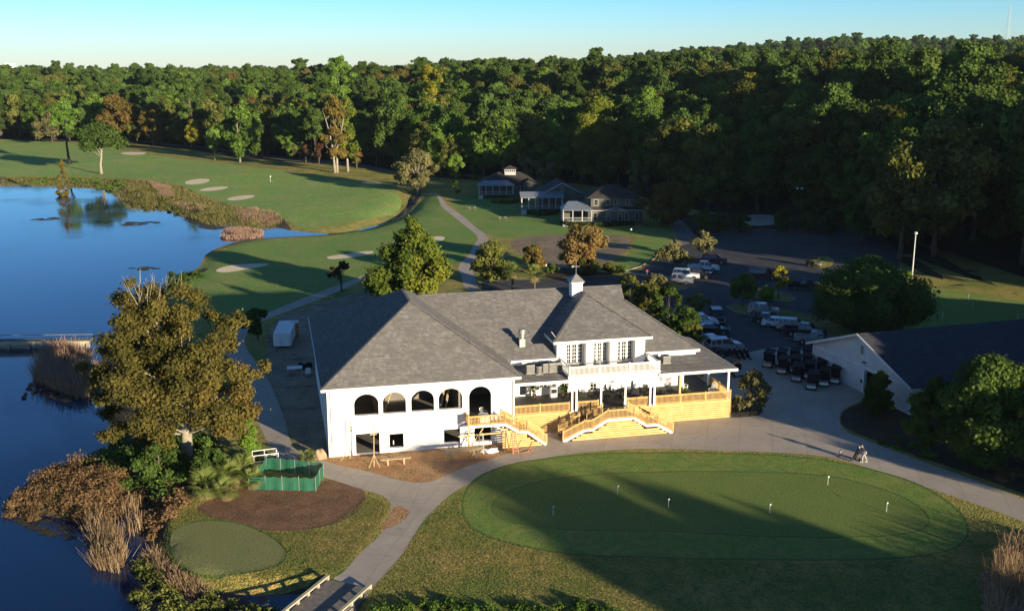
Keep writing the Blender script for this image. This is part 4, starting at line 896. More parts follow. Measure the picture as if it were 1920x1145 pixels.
# fascias (2-3 cm proud of the roof edges)
fa=MB()
fa.box(-.55,18.55,-.56,-.46,6.58,6.83).box(-.56,-.46,-.46,29,6.58,6.83).box(18.46,18.56,-.46,5.0,6.58,6.83)
fa.box(18.9,23.75,5.40,5.5,6.45,6.72).box(33.45,39.56,5.40,5.5,6.45,6.72).box(39.46,39.56,5.5,24.3,6.45,6.72)
fa.box(23.24,33.96,4.82,4.92,8.33,8.58).box(23.22,23.32,4.92,9,8.33,8.58).box(33.88,33.98,4.92,9,8.33,8.58)
fa.box(18.05,24.0,1.92,2.02,5.1,5.38).box(33.7,42.38,1.92,2.02,5.1,5.38).box(42.28,42.38,2.02,15,5.1,5.38)
P(fa,'fascia','white_trim')
P(MB().box(-.46,18.46,-.46,-.002,6.6,6.66).box(-.46,-.002,0,28.9,6.6,6.66).box(18.1,24,2.05,8.1,5.12,5.18).box(33.7,42.2,2.05,8.1,5.12,5.18).box(23.4,33.8,4.95,5.6,8.4,8.46),'soffit','white_trim')
# hip caps
hc=MB(); hv=Vector((0,0,.05))
for a,b in [((-.5,-.5,6.85),A1),((18.5,-.5,6.85),A1),(A1,A2),((11.2,14.9,12),rg),((39.5,5.5,mz(5.5)),g1),((23.3,4.9,8.6),(28.6,11.6,12.02)),((33.9,4.9,8.6),(28.6,11.6,12.02)),((28.6,11.6,12.02),(28.6,15,12.02))]:
    hc.bar(Vector(a)+hv*.4,Vector(b)+hv*.4,.28,.07)
P(hc,'ridge_cap','shingle')
# dormer
piers=[(23.8,24.85),(26.95,27.75),(29.55,30.35),(32.35,33.4)]
m=MB()
for a,b in piers: m.box(a,b,5.6,6.5,5.5,8.45)
m.box(23.8,33.4,5.6,6.5,8.1,8.42); m.box(23.8,24.0,6.5,10,5.5,8.4).box(33.2,33.4,6.5,10,5.5,8.4)
P(m,'dormer_wall','white'); P(MB().box(24.0,33.2,6.5,6.7,5.5,8.4),'dormer_wall','white')
def french(u0,u1,z0,z1,v,parent=club,nx=2,nz=5,name='french_door',pane='glass'):
    fr=MB(); fr.box(u0,u0+.07,v-.06,v,z0,z1).box(u1-.07,u1,v-.06,v,z0,z1).box(u0,u1,v-.06,v,z1-.07,z1).box(u0,u1,v-.06,v,z0,z0+.12)
    for i in range(1,nx): x=u0+(u1-u0)*i/nx; fr.box(x-.02,x+.02,v-.05,v-.005,z0+.12,z1-.07)
    for i in range(1,nz): z=z0+.12+(z1-z0-.19)*i/nz; fr.box(u0+.07,u1-.07,v-.045,v-.005,z-.02,z+.02)
    o=P(fr,name,'white_trim',parent); P(MB().box(u0+.06,u1-.06,v-.025,v-.012,z0+.1,z1-.06),'pane',pane,o); return o
for (a,b) in [(24.95,26.85),(27.8,29.5),(30.4,32.3)]:
    wd=(b-a)/3
    for i in range(3): french(a+i*wd+.03,a+(i+1)*wd-.03,5.72,7.85,6.49)
# balcony
P(MB().box(24.1,33.7,2.3,6.5,5.42,5.6),'balcony_floor','balcfloor')
wall_holes([(24.1,4.3),(24.75,4.3)]+[p for p in [(27.5,4.3)]][:0]+[(33.7-.65,4.3),(33.7,4.3),(33.7,5.62),(24.1,5.62)],[],2.2,2.3,'balcony_beam',M['white'],club) if False else None
cols=[24.5,24.95,27.55,30.15,32.85,33.3]
bm_=[(24.1,3.95)]
def archrow():
    pts=[(24.1,4.1),(24.1,5.62),(33.75,5.62),(33.75,4.1)]
    segs=[(30.25,32.75),(27.65,30.05),(25.05,27.45)]
    for a,b in segs:
        c=(a+b)/2; r=(b-a)/2
        pts+= [(c+r*math.cos(math.pi*i/12),4.1+.85*math.sin(math.pi*i/12)) for i in range(13)]
    return pts
P(MB().prism(archrow(),'y',2.1,2.3),'balcony_beam','white')
P(MB().box(24.1,24.25,2.3,6,4.6,5.62).box(33.6,33.75,2.3,6,4.6,5.62).box(24.0,33.85,2.02,2.12,5.5,5.66),'balcony_beam','white')
cm_=MB()
for u in cols: cm_.box(u-.09,u+.09,2.12,2.3,1.95,4.15)
cc_=MB().box(24.0,24.3,2.1,2.3,1.95,4.6)
for u in cols: P(MB().box(u-.09,u+.09,2.13,2.29,1.95,4.15).box(u-.13,u+.13,2.08,2.31,1.95,2.15),'column','white')
for u,v in [(41.6,2.5),(36.2,2.5),(41.6,7.5),(18.3,2.5)]: P(MB().box(u-.1,u+.1,v-.1,v+.1,1.95,5.2),'column','white' if u!=36.2 else 'wood')
def rail(a,b,mat,h=.95,step=.13,postw=.11,name='railing',nposts=2,bal=.045,lowz=.1,parent=club):
    a=Vector(a);b=Vector(b); m=MB(); L=(b-a).length; Z=Vector((0,0,1))
    m.bar(a+Z*h,b+Z*h,.12,.05); m.bar(a+Z*lowz,b+Z*lowz,.05,.07); m.bar(a+Z*(h-.1),b+Z*(h-.1),.04,.07)
    for i in range(nposts): p=a.lerp(b,i/(nposts-1)); m.box(p.x-postw/2,p.x+postw/2,p.y-postw/2,p.y+postw/2,p.z-.02,p.z+h+.1)
    k=int(L/step)
    for i in range(1,k): p=a.lerp(b,i/k); m.box(p.x-bal/2,p.x+bal/2,p.y-bal/2,p.y+bal/2,p.z+lowz,p.z+h-.1)
    return P(m,name,mat,parent)
rail((24.2,2.2,5.64),(33.7,2.2,5.64),'white',1.0,nposts=4,postw=.2,name='balcony_railing')
rail((24.2,2.3,5.64),(24.2,5.5,5.64),'white',1.0,nposts=2,postw=.15,name='balcony_railing'); rail((33.7,2.3,5.64),(33.7,5.5,5.64),'white',1.0,nposts=2,postw=.15,name='balcony_railing')
# porch wall windows and doors (wall plane v=8.2)
def window(u0,u1,z0,z1,v,shut=False,nx=2,nz=3,par=club):
    f=french(u0,u1,z0,z1,v,par,nx,nz,'window')
    if shut: P(MB().box(u0-.42,u0-.05,v-.05,v,z0,z1).box(u1+.05,u1+.42,v-.05,v,z0,z1),'shutter','steelgrey',f)
P(MB().box(18.4,19.4,8.14,8.2,3.1,3.7),'window','glass')
french(20.4,21.2,2.0,4.0,8.19,nx=1,nz=1)
window(22.6,23.5,2.7,3.7,8.19,True); french(25,25.8,1.97,4.0,8.19); french(28.2,29,1.97,4.0,8.19,name='door'); window(30,31,2.7,3.8,8.19); window(35.2,36.1,2.6,3.7,8.19,True,2,3)
window(32.0,32.8,2.7,3.8,8.19)
# deck
P(MB().box(18.02,41.8,2.45,8.19,1.78,1.95).box(39.0,41.8,8.2,15,1.78,1.95),'deck_floor','deckfloor')
P(MB().box(18.0,41.9,2.28,2.44,1.72,1.97).box(41.8,41.9,2.45,15,1.72,1.97),'rim_board','wood')
def slats(u0,u1,v,z0,z1,mat='skirt',name='deck_skirt',ax='u',ztop=None):
    m=MB(); z=z0; h=.225
    rr=random.Random(int(u0*10+v))
    while z+h*.5<z1:
        zt=min(z+h-.045,z1)
        if ax=='u': 
            # boards in 2.4 m lengths
            u=u0
            while u<u1-.02:
                e=min(u1,u+2.44-rr.random()*.8)
                if ztop is None: m.box(u,e-.01,v-.03-rr.random()*.006,v,z,zt)
                else:
                    # clip under a sloping line
                    uu=[x for x in np.linspace(u,e,6)]
                    for a,b in zip(uu[:-1],uu[1:]):
                        if min(ztop(a),ztop(b))>zt: m.box(a,b-.001,v-.03,v,z,zt)
                u=e
        else: m.box(v-.03,v,u0,u1,z,zt)
        z+=h
    return P(m,name,mat)
slats(18.02,41.85,2.24,.02,1.72); slats(2.24,15,41.93,.02,1.72,ax='v'); P(MB().box(18.1,41.8,2.3,2.34,0,1.7),'skirt_gap_shade','dark')  # near-black sheet added behind the slats, its colour standing for shade in the gaps
for a,b,n in [(18.1,24.3,3),(25.1,27.3,2),(30.2,32.7,2),(33.5,41.8,4)]: rail((a,2.36,1.95),(b,2.36,1.95),'wood',nposts=n)
rail((41.85,2.36,1.95),(41.85,8,1.95),'wood',nposts=3); rail((39.1,12,1.95),(41.85,12,1.95),'white',nposts=2)
# main double stair
def stair(u0,z0,u1,z1,v0,v1,mat='wood',n=None,name='stair_flight'):
    n=n or max(2,int(abs(z1-z0)/.17)); m=MB()
    for i in range(n):
        a=u0+(u1-u0)*i/n; b=u0+(u1-u0)*(i+1)/n; z=z0+(z1-z0)*(i+.5)/n
        m.box(min(a,b),max(a,b),v0,v1,z-.12,z+.03)
    P(m,name,'balcfloor')
    for v in (v0-.03,v1+.03): 
        s=MB(); s.prism([(u0,z0-.22),(u1,z1-.22),(u1,z1+.06),(u0,z0+.06)],'y',v-.025,v+.025); P(s,'stringer','white')
    for v in (v0-.03,v1+.03): rail((u0,v,z0+.06),(u1,v,z1+.06),mat,nposts=2)
def flatp(u0,u1,z,v0,v1,front=True,rails=True):
    P(MB().box(u0,u1,v0,v1,z-.16,z),'landing','balcfloor'); P(MB().box(u0,u1,v0-.05,v0-.01,z-.2,z+.03),'landing_trim','white')
    if rails: rail((u0,v0-.03,z+.03),(u1,v0-.03,z+.03),'wood',nposts=2)
VF,VB=-.9,.9
stair(22.7,.05,24.9,1.05,VF,VB); flatp(24.9,25.7,1.05,VF,VB); stair(25.7,1.05,27.3,1.95,VF,VB)
flatp(27.3,30.0,1.95,VF,2.28); stair(31.4,1.05,30.0,1.95,VF,VB); flatp(31.4,32.5,1.05,VF,VB); stair(34.2,.05,32.5,1.05,VF,VB)
def zt(u):
    xs=[22.7,24.9,25.7,27.3,30,31.4,32.5,34.2]; zs=[-.1,.85,.85,1.78,1.78,.85,.85,-.1]; return float(np.interp(u,xs,zs))
slats(22.8,34.1,VF-.02,.02,1.72,ztop=zt)
P(MB().box(25.5,26.3,1.4,2.2,.02,1.35),'storage_box','brown')
# side stair on the wing
def zs_(u): return float(np.interp(u,[16.6,18.2,18.9,20.9],[2.3,1.45,1.45,-.1]))
flatp(13.2,16.7,2.5,-1.35,-.02,rails=False); rail((13.2,-1.38,2.53),(16.7,-1.38,2.53),'wood',nposts=2); rail((13.15,-1.35,2.53),(13.15,-.05,2.53),'wood',nposts=2)
stair(18.2,1.6,16.7,2.5,-1.35,-.1); flatp(18.2,18.9,1.6,-1.35,-.1); stair(20.9,.05,18.9,1.6,-1.35,-.1)
slats(16.65,20.9,-1.38,.02,2.4,ztop=zs_)
for u,v in [(13.2,-1.3),(14.9,-1.3),(16.6,-1.3)][:1]+[(16.55,-1.3)]: P(MB().box(u-.07,u+.07,v-.07,v+.07,0,2.4),'deck_post','wood')
P(MB().bar((12.2,-1.35,1.55),(16.6,-1.35,1.62),.04,.14).bar((13.2,-1.35,.2),(14.6,-1.35,2.2),.04,.1),'brace','wood')
P(MB().box(14.4,15.3,-.9,-.05,2.5,3.3),'stair_newel_wall','white')
# cupola with weathervane
cu=P(MB().box(27.4,28.6,12.6,13.8,11.4,13.05).box(27.3,28.7,12.5,13.9,12.95,13.08),'cupola','white')
P(MB().add([(27.15,12.35,13.08),(28.85,12.35,13.08),(28.85,14.05,13.08),(27.15,14.05,13.08),(28,13.2,13.95)],[(0,1,4),(1,2,4),(2,3,4),(3,0,4),(3,2,1,0)]),'cupola_roof','steelgrey',cu)
P(MB().tube([(28,13.2,13.9),(28,13.2,15.1)],[.04,.03],6).bar((27.6,13.2,14.7),(28.4,13.2,14.7),.04,.05).bar((28,12.9,14.55),(28,13.5,14.55),.03,.03).prism([(27.5,14.62),(27.75,14.62),(27.75,14.8),(27.5,14.8)],'y',13.19,13.21),'weathervane','steelgrey',cu)
# roof vent
vz=mz(7.3)
vt=P(MB().box(20.2,20.8,7.1,7.6,vz-.4,vz+.75).cyl(20.5,7.35,vz+.7,vz+1.5,.2,.2),'roof_vent','metal')
P(MB().cyl(20.5,7.35,vz+1.3,vz+1.75,.36,.36,16).cyl(20.5,7.35,vz+1.0,vz+1.15,.3,.3,16),'vent_cowl','metal',vt)
P(MB().tube([(23.9,5.2,8.5),(23.3,6.0,9.4)],[.03,.03],5),'roof_pipe','white_trim')
# --- things on the roof and the deck
def hvac(u,v,w,h,label,round_=False):
    z=lz(v)+.02; p=ch(u,v,z); e=empty('air_conditioner',p,AL,label,'air conditioner')
    if round_: MB().cyl(0,0,.06,h,w/2,w/2,20).build('casing',M['steelgrey'],e)
    else: MB().box(-w/2,w/2,-w/2,w/2,.06,h).build('casing',M['steelgrey'],e,.03)
    g=MB()
    for i in range(9):
        z_=.15+i*(h-.25)/9
        if round_: g.cyl(0,0,z_,z_+.02,w/2+.012,w/2+.012,20)
        else: g.box(-w/2-.012,w/2+.012,-w/2-.012,w/2+.012,z_,z_+.02)
    g.build('grille',M['dark'],e); MB().cyl(0,0,h,h+.04,w*.38,w*.36,16).build('fan_guard',M['black'],e)
    MB().box(-w/2-.05,w/2+.05,-w/2-.05,w/2+.05,0,.06).build('pad',M['kerb'],e)
hvac(20.5,3.9,.85,.95,'leftmost square grey air conditioner on the low left roof'); hvac(21.35,3.6,.72,.85,'round-cased air conditioner, second from the left on the low left roof',True)
hvac(22.1,3.9,.6,.95,'narrow air conditioner in the middle of the row on the low left roof'); hvac(22.8,3.9,.72,1.0,'dark air conditioner, fourth in the row on the low left roof'); hvac(23.5,3.9,.66,1.0,'air conditioner nearest the balcony on the low left roof')
hvac(35.2,4.2,.85,.8,'lone square air conditioner on the low right roof')
def rocker(u,v,rz,label,z=1.95):
    e=empty('rocking_chair',ch(u,v,z),AL+rz,label,'chair')
    m=MB(); m.box(-.28,.28,-.25,.28,.40,.44); m.build('seat',M['white'],e)
    b=MB(); 
    for i in range(7): x=-.25+i*.083; b.bar((x,.26,.44),(x,.5,1.15),.05,.02)
    b.bar((-.28,.5,1.15),(.28,.5,1.15),.05,.09); b.build('backrest',M['white'],e)
    for s in(-1,1):
        MB().tube([(s*.3,-.5,.08),(s*.3,-.2,.02),(s*.3,.2,.02),(s*.3,.6,.1)],[.025]*4,6).build('rocker',M['white'],e)
        MB().bar((s*.3,-.24,.04),(s*.3,-.24,.64),.05).bar((s*.3,.28,.04),(s*.3,.3,.64),.05).build('leg',M['white'],e)
        MB().box(s*.3-.06,s*.3+.06,-.3,.36,.64,.67).build('armrest',M['white'],e)
rocker(38.2,6.2,.3,'white rocking chair against the wall at the back of the right porch'); rocker(40.6,4.2,-.9,'white rocking chair near the right deck railing')
def chair(p,rz,label,mat,group=None,name='patio_chair'):
    e=empty(name,p,rz,label,'chair',group); MB().box(-.24,.24,-.24,.24,.42,.46).build('seat',M[mat],e)
    b=MB().bar((-.24,.24,.44),(-.26,.34,.95),.035).bar((.24,.24,.44),(.26,.34,.95),.035).bar((-.26,.34,.93),(.26,.34,.93),.04)
    for i in range(4): b.bar((-.16+i*.107,.25,.46),(-.16+i*.107,.33,.92),.03,.015)
    b.build('backrest',M[mat],e)
    for x in(-.22,.22):
        for y in(-.22,.22): MB().bar((x,y,0),(x,y,.43),.035).build('leg',M[mat],e)
    MB().bar((-.25,-.22,.66),(-.25,.3,.66),.04).bar((.25,-.22,.66),(.25,.3,.66),.04).bar((-.25,-.22,.43),(-.25,-.22,.66),.03).bar((.25,-.22,.43),(.25,-.22,.66),.03).bar((-.25,.25,.47),(.25,.25,.47),.03).bar((-.25,.25,.47),(-.25,.25,.66),.03).bar((.25,.25,.47),(.25,.25,.66),.03).build('arm_frame',M[mat],e)
    return e
def dup(root,loc,rz,label=None,group=None):
    r=root.copy(); C.objects.link(r); r.location=loc; r.rotation_euler=(0,0,rz)
    if label: r['label']=label
    if group: r['group']=group
    for c_ in list(root.children):
        c=c_.copy(); C.objects.link(c); c.parent=r
        for g in c_.children: d=g.copy(); C.objects.link(d); d.parent=c
    return r
chair(ch(15.1,.9,2.5),AL+.5,'white chair standing inside the rightmost arch of the white wing','white')
first=[None,None]
def table_set(u,v,lb,k):
    p=ch(u,v,1.95)
    if first[0] is None:
        e=empty('patio_table',p,AL,lb,'table'); MB().cyl(0,0,.71,.74,.55,.55,20).build('table_top',M['black'],e); MB().cyl(0,0,.02,.71,.05).build('pedestal',M['black'],e); MB().cyl(0,0,0,.03,.28,.22,14).build('base',M['black'],e); first[0]=e
    else: dup(first[0],p,AL,lb)
    for i in range(k):
        a=i*6.283/k+u; q=ch(u+math.cos(a)*.85,v+math.sin(a)*.85,1.95); rz=AL+a-math.pi/2
        l2='black patio chair at the '+lb.split(' black patio table ')[0].replace('round','')+' table'
        l2='black metal patio chair drawn up to the table '+lb.split('table ')[1]
        g='chairs around the table '+lb.split('table ')[1]
        if first[1] is None: first[1]=chair(q,rz,l2,'black',g)
        else: dup(first[1],q,rz,l2,g)
table_set(28.2,5.0,'round black patio table behind the top of the main stairs',4); table_set(30.8,5.6,'round black patio table under the right end of the balcony',4)
table_set(33.9,5.0,'round black patio table just right of the balcony columns',4); table_set(35.9,4.2,'round black patio table in front of the shuttered porch window',4); table_set(31.6,3.5,'round black patio table behind the small railing section',3)
e=empty('grill',ch(26.0,6.6,1.95),AL,'black covered grill on the deck behind the balcony columns','grill'); MB().prism([(-.5,.75),(.5,.75),(.45,1.05),(.2,1.2),(-.2,1.2),(-.45,1.05)],'y',-.28,.28).build('lid',M['black'],e); MB().box(-.45,.45,-.25,.25,.05,.72).build('cart',M['black'],e)
e=empty('ice_cooler',ch(23.9,7.2,1.95),AL,'white and blue drinks cooler by the porch wall','cooler'); MB().box(-.35,.35,-.3,.3,0,1.1).build('body',M['white'],e,.03); MB().box(-.3,.3,-.315,-.3,.5,.95).build('panel',M['navy'],e)
def potplant(u,v,lb,z=1.95,s=1):
    e=empty('potted_plant',ch(u,v,z),0,lb,'plant'); MB().cyl(0,0,0,.4*s,.16*s,.24*s,14).build('pot',M['brown'],e)
    rng=np.random.default_rng(int(u*10)); cs=np.array([[rng.normal()*.15,rng.normal()*.15,.7+rng.random()*.5] for _ in range(8)])*s; new_link('foliage',leaves_mesh('foliage',rng,cs,np.full(8,.25*s),np.full(8,70),.09,LF['mid'],shell=.1),e)
potplant(21.9,7.5,'potted plant beside the shaded porch door left of the balcony')
potplant(37.2,3.4,'potted plant behind the right deck railing')
potplant(24.9,6.9,'potted plant by the porch wall behind the left balcony columns')
# adirondack style chairs behind railing under balcony
chair(ch(30.6,3.1,1.95),AL+2.6,'tan wooden chair behind the short railing at the right of the main stairs','lumber'); chair(ch(31.9,3.0,1.95),AL+3.5,'tan wooden chair next to the right balcony column','lumber')
# ---------------------------------------------------------------- building site in front of the wing
def sawtable(u,v,rz,L,lb,n,wild=False):
    e=empty('lumber_stack',ch(u,v,0),AL+rz,lb,'lumber'); rr=random.Random(n)
    for sx in (-L*.3,L*.3):
        s=MB(); s.bar((sx,-.45,.75),(sx,.45,.75),.09)
        for y in(-.4,.4): s.bar((sx-.25,y,0),(sx,y,.75),.07).bar((sx+.25,y,0),(sx,y,.75),.07)
        s.build('sawhorse',M['lumber'],e)
    for i in range(n):
        y=-.4+.8*i/max(1,n-1); a=rr.uniform(-.12,.12) if wild else 0
        MB().bar((-L/2+rr.uniform(-.3,.3),y-a,.83+.05*(i%3)*wild),(L/2+rr.uniform(-.3,.3),y+a,.83+.05*(i%3)*wild),.14,.04).build('board',M['lumber'],e)
sawtable(12.2,-3.0,.05,3.6,'messy pile of boards on sawhorses in front of the low window',11,True)
e=empty('plank_bench',ch(6.0,-3.2,0),AL-.02,'rough plank bench on the red dirt in front of the wing','bench')
MB().box(-1.5,1.3,-.2,.0,.55,.6).box(-1.4,1.4,.02,.2,.55,.6).build('plank',M['lumber'],e); 
for x in(-.8,.7): MB().box(x-.06,x+.06,-.15,.15,0,.55).build('leg',M['lumber'],e)
def ladder(u,v,lb,mat,h=2.0,rz=0,sp=.55):
    e=empty('step_ladder',ch(u,v,0),AL+rz,lb,'ladder'); f=MB(); b=MB()
    for s in(-1,1): f.bar((s*.28,-sp,0),(s*.16,0,h),.06,.04); b.bar((s*.28,sp,0),(s*.16,0,h),.05,.03)
    f.build('front_rail',M[mat],e); b.bar((-.26,sp*.7,h*.3),(.26,sp*.7,h*.3),.04); b.bar((-.22,sp*.35,h*.65),(.22,sp*.35,h*.65),.04); b.build('rear_rail',M[mat],e)
    for i in range(1,7): t=i/7; MB().box(-.28+.12*t,.28-.12*t,-sp*(1-t)-.05,-sp*(1-t)+.03,h*t-.02,h*t+.01).build('rung',M['metal'],e)
    MB().box(-.18,.18,-.06,.06,h-.01,h+.05).build('top_cap',M[mat],e)
ladder(17.3,-2.6,'orange step ladder standing in front of the slatted side stair','orange',2.0,.2); ladder(14.3,-1.9,'pale step ladder leaning under the side stair landing','metal',1.9,-.3)
def pole(u,v,lb,h,lean,r=.035,mat='lumber',name='timber_stake'):
    e=empty(name,ch(u,v,0),AL,lb,'stake'); MB().tube([(0,0,-.1),(lean[0],lean[1],h)],[r,r],6).build('pole',M[mat],e); return e
e=pole(3.9,-3.3,'tall timber stake with short cross pieces in front of the basement doorway',4.1,(.1,0),.05); MB().box(-.3,.35,-.06,-.03,3.1,3.2).box(-.25,.3,-.06,-.03,3.4,3.48).build('cross_piece',M['lumber'],e); MB().bar((-.5,-.3,0),(0.03,0,1.2),.05).bar((.5,-.3,0),(.03,0,1.2),.05).build('brace',M['lumber'],e)
e=pole(1.9,-.8,'thin timber prop beside the basement doorway at the left corner',3.7,(.0,.4),.035); MB().bar((-.9,-.4,0),(0,.05,1.1),.04).build('brace',M['lumber'],e)
e=empty('tarp_pile',ch(15.2,-1.9,0),AL,'white and blue tarp heap on the ground under the side stair','tarp'); 
def blob(e,nm,mat,rx,ry,rz_,seed,amp=.25):
    bm=bmesh.new(); bmesh.ops.create_icosphere(bm,subdivisions=3,radius=1); rng=random.Random(seed); ph=[rng.uniform(0,6) for _ in range(6)]
    for v in bm.verts:
        c=v.co; k=1+amp*math.sin(c.x*3+ph[0])*math.sin(c.y*3+ph[1])+amp*.5*math.sin(c.z*5+ph[2]+c.x*6); v.co=Vector((c.x*rx*k,c.y*ry*k,max(-.05,c.z)*rz_*k))
    me=bpy.data.meshes.new(nm); bm.to_mesh(me); bm.free(); return link(nm,me,M[mat],e)
blob(e,'tarp','white',.9,.5,.35,3); blob(e,'blue_sheet','navy',.4,.3,.25,4).location=(.9,.1,0)
blob(empty('boulder',W(600,858),0,'sunlit sandstone boulder beside the left corner of the clubhouse','rock'),'stone','rock',.6,.5,.9,8,.15)
e=empty('board_pile',ch(17.8,-2.9,0),AL,'leaning offcuts beside the orange step ladder','lumber')
MB().bar((.8,0,0),(1.3,.1,1.0),.12,.05).bar((.2,-.2,.05),(1.5,.2,.1),.14,.05).bar((-.8,.1,.05),(.3,-.3,.12),.14,.05).build('offcut',M['orange_wood'],e)
# ---------------------------------------------------------------- green enclosure and railing by the tee
def enclosure():
    q=[W(467,917),W(592,920),W(607,893),W(500,882)]; e=empty('mesh_fence',q[0],0,'green mesh fence enclosure at the edge of the mulch bed','fence')
    q=[p-q[0] for p in q]
    def panel(a,b,h):
        m=MB(); n=int((b-a).length/.25)+1
        for i in range(n):
            p0=a.lerp(b,i/n); p1=a.lerp(b,(i+1)/n); s0=.05*math.sin(i*1.3); s1=.05*math.sin((i+1)*1.3); nrm=Vector((b.y-a.y,a.x-b.x,0)).normalized()
            m.add([p0+nrm*s0,p1+nrm*s1,p1+nrm*s1*.3+Vector((0,0,h+.06*math.sin(i*1.7))),p0+nrm*s0*.3+Vector((0,0,h+.06*math.sin((i-1)*1.7)))],[(0,1,2,3)])
        me=bpy.data.meshes.new('mesh_panel'); me.from_pydata(m.v,[],m.f); link('mesh_panel',me,M['green_net'],e)
    for a,b,h in ((0,1,1.2),(1,2,1.25),(2,3,1.3),(3,0,1.1)): panel(q[a],q[b],h)
    ps=[]
    for a,b,n in ((0,1,4),(1,2,2),(2,3,4),(3,0,2)):
        for i in range(n):
            p=q[a].lerp(q[b],i/n); MB().tube([p+Vector((0,0,-.1)),p+Vector((0,0,1.35))],[.035,.035],6).build('post',M['green_net'] if 0 else M['steelgrey'],e)
enclosure()
def piperail():
    p=W(500,876); e=empty('pipe_railing',p,.35,'white pipe railing around the steps left of the green fence','railing')
    for y in (0,1.3):
        m=MB()
        for x in (-1.1,0,1.1): m.tube([(x,y,-.1),(x,y,1.3)],[.035]*2,6)
        for z in(.65,1.27): m.tube([(-1.1,y,z),(1.1,y,z)],[.035]*2,6)
        m.build('rail',M['white'],e)
    MB().tube([(1.1,0,1.27),(1.1,1.3,1.27)],[.035]*2,6).tube([(1.1,0,.65),(1.1,1.3,.65)],[.035]*2,6).build('rail',M['white'],e)
    MB().box(-1.1,1.1,.1,1.2,.1,.25).build('step',M['brown'],e)
piperail()
# ---------------------------------------------------------------- storage trailer and yard things
def trailer():
    p=W(513,655); e=empty('storage_trailer',p,R(6),'white box storage trailer in shade left of the clubhouse','trailer')
    bd=MB().box(0,2.3,0,7.2,.4,2.1).build('body',M['offwhite'],e,.04)
    MB().box(.05,2.25,.05,7.1,2.1,2.15).build('roof',M['white'],e)
    for x in(0.02,1.17): 
        d_=MB().box(x+.04,x+1.08,-.04,-.005,.45,2.02).build('rear_door',M['white_trim'],e); MB().tube([(x+.9,-.06,.7),(x+.9,-.06,1.95)],[.02]*2,6).build('handle',M['metal'],d_)
    rb=MB()
    for i in range(18): rb.box(2.3,2.33,.2+i*.39,.24+i*.39,.45,2.05)
    rb.build('side_rib',M['offwhite'],e)
    for y in(4.6,5.6):
        for x in(.15,2.15): 
            t_=MB().tube([(x-.12,y,.34),(x+.12,y,.34)],[.34,.34],16).build('wheel',M['rubber'],e)
trailer()
p=W(524,617); e=empty('portable_toilet',ch(-6.9,45,0),AL,'orange-brown portable toilet at the far end of the trailer','toilet'); e.location=W(554,632); MB().box(-.5,.5,-.5,.5,0,2.1).build('cabin',M['orange_wood'],e,.03); MB().box(-.38,.38,-.53,-.5,.15,1.9).build('door',M['orange_wood'],e); MB().prism([(-.55,2.1),(.55,2.1),(.4,2.3),(-.4,2.3)],'y',-.55,.55).build('roof',M['offwhite'],e)
# ---------------------------------------------------------------- bridge, weir
def bridge():
    a=W(655,1095,0.02); dr=(W(590,1150)-W(655,1095)).normalized(); rz=math.atan2(dr.y,dr.x)
    e=empty('footbridge',a,rz,'weathered wooden cart bridge with low kerb rails at the bottom edge','bridge')
    m=MB()
    for i in range(70): m.box(i*.2,i*.2+.185,-1.75,1.75,.0,.06)
    m.build('deck_planks',M['grey_wood'],e)
    for y in(-1.75,1.75):
        r=MB()
        for i in range(5): r.box(i*3,i*3+2.96,y-.12,y+.12,.3,.42)
        for i in range(12): r.box(i*1.25,i*1.25+.2,y-.1,y+.1,.06,.3)
        r.build('kerb_rail',M['rail_pale'],e); MB().box(0,14,y-.15,y+.15,-.5,0).build('beam',M['grey_wood'],e)
bridge()
def weir():
    a=W(168,652,WZ); b=W(-250,657,WZ); dr=(b-a); L=dr.length; rz=math.atan2(dr.y,dr.x); e=empty('weir',(a.x,a.y,WZ),rz,'low concrete weir walkway crossing the lake at the left','weir')
    # local x runs left, local y points toward the camera (negative) or away
    MB().box(0,L,-1.6,-.0,.75,1.0).build('walkway',M['grey_wood'],e)
    MB().box(0,L,-.35,-.2,-.4,.75).build('wall',M['kerb'],e)
    for i in range(int(L/2.6)): MB().box(i*2.6,i*2.6+.35,-.2,.3,-1.2,.72).build('pier',M['kerb'],e)
    MB().box(0,L,.02,.1,.5,.98).build('edge_beam',M['rail_pale'],e)
    MB().bar((0,-1.5,1.5),(L,-1.5,1.5),.08).build('handrail',M['grey_wood'],e)
    MB().add([(0,-1.5,1),(0,-1.45,1),(0,-1.45,1.5),(0,-1.5,1.5)],[(0,1,2,3)])
weir()
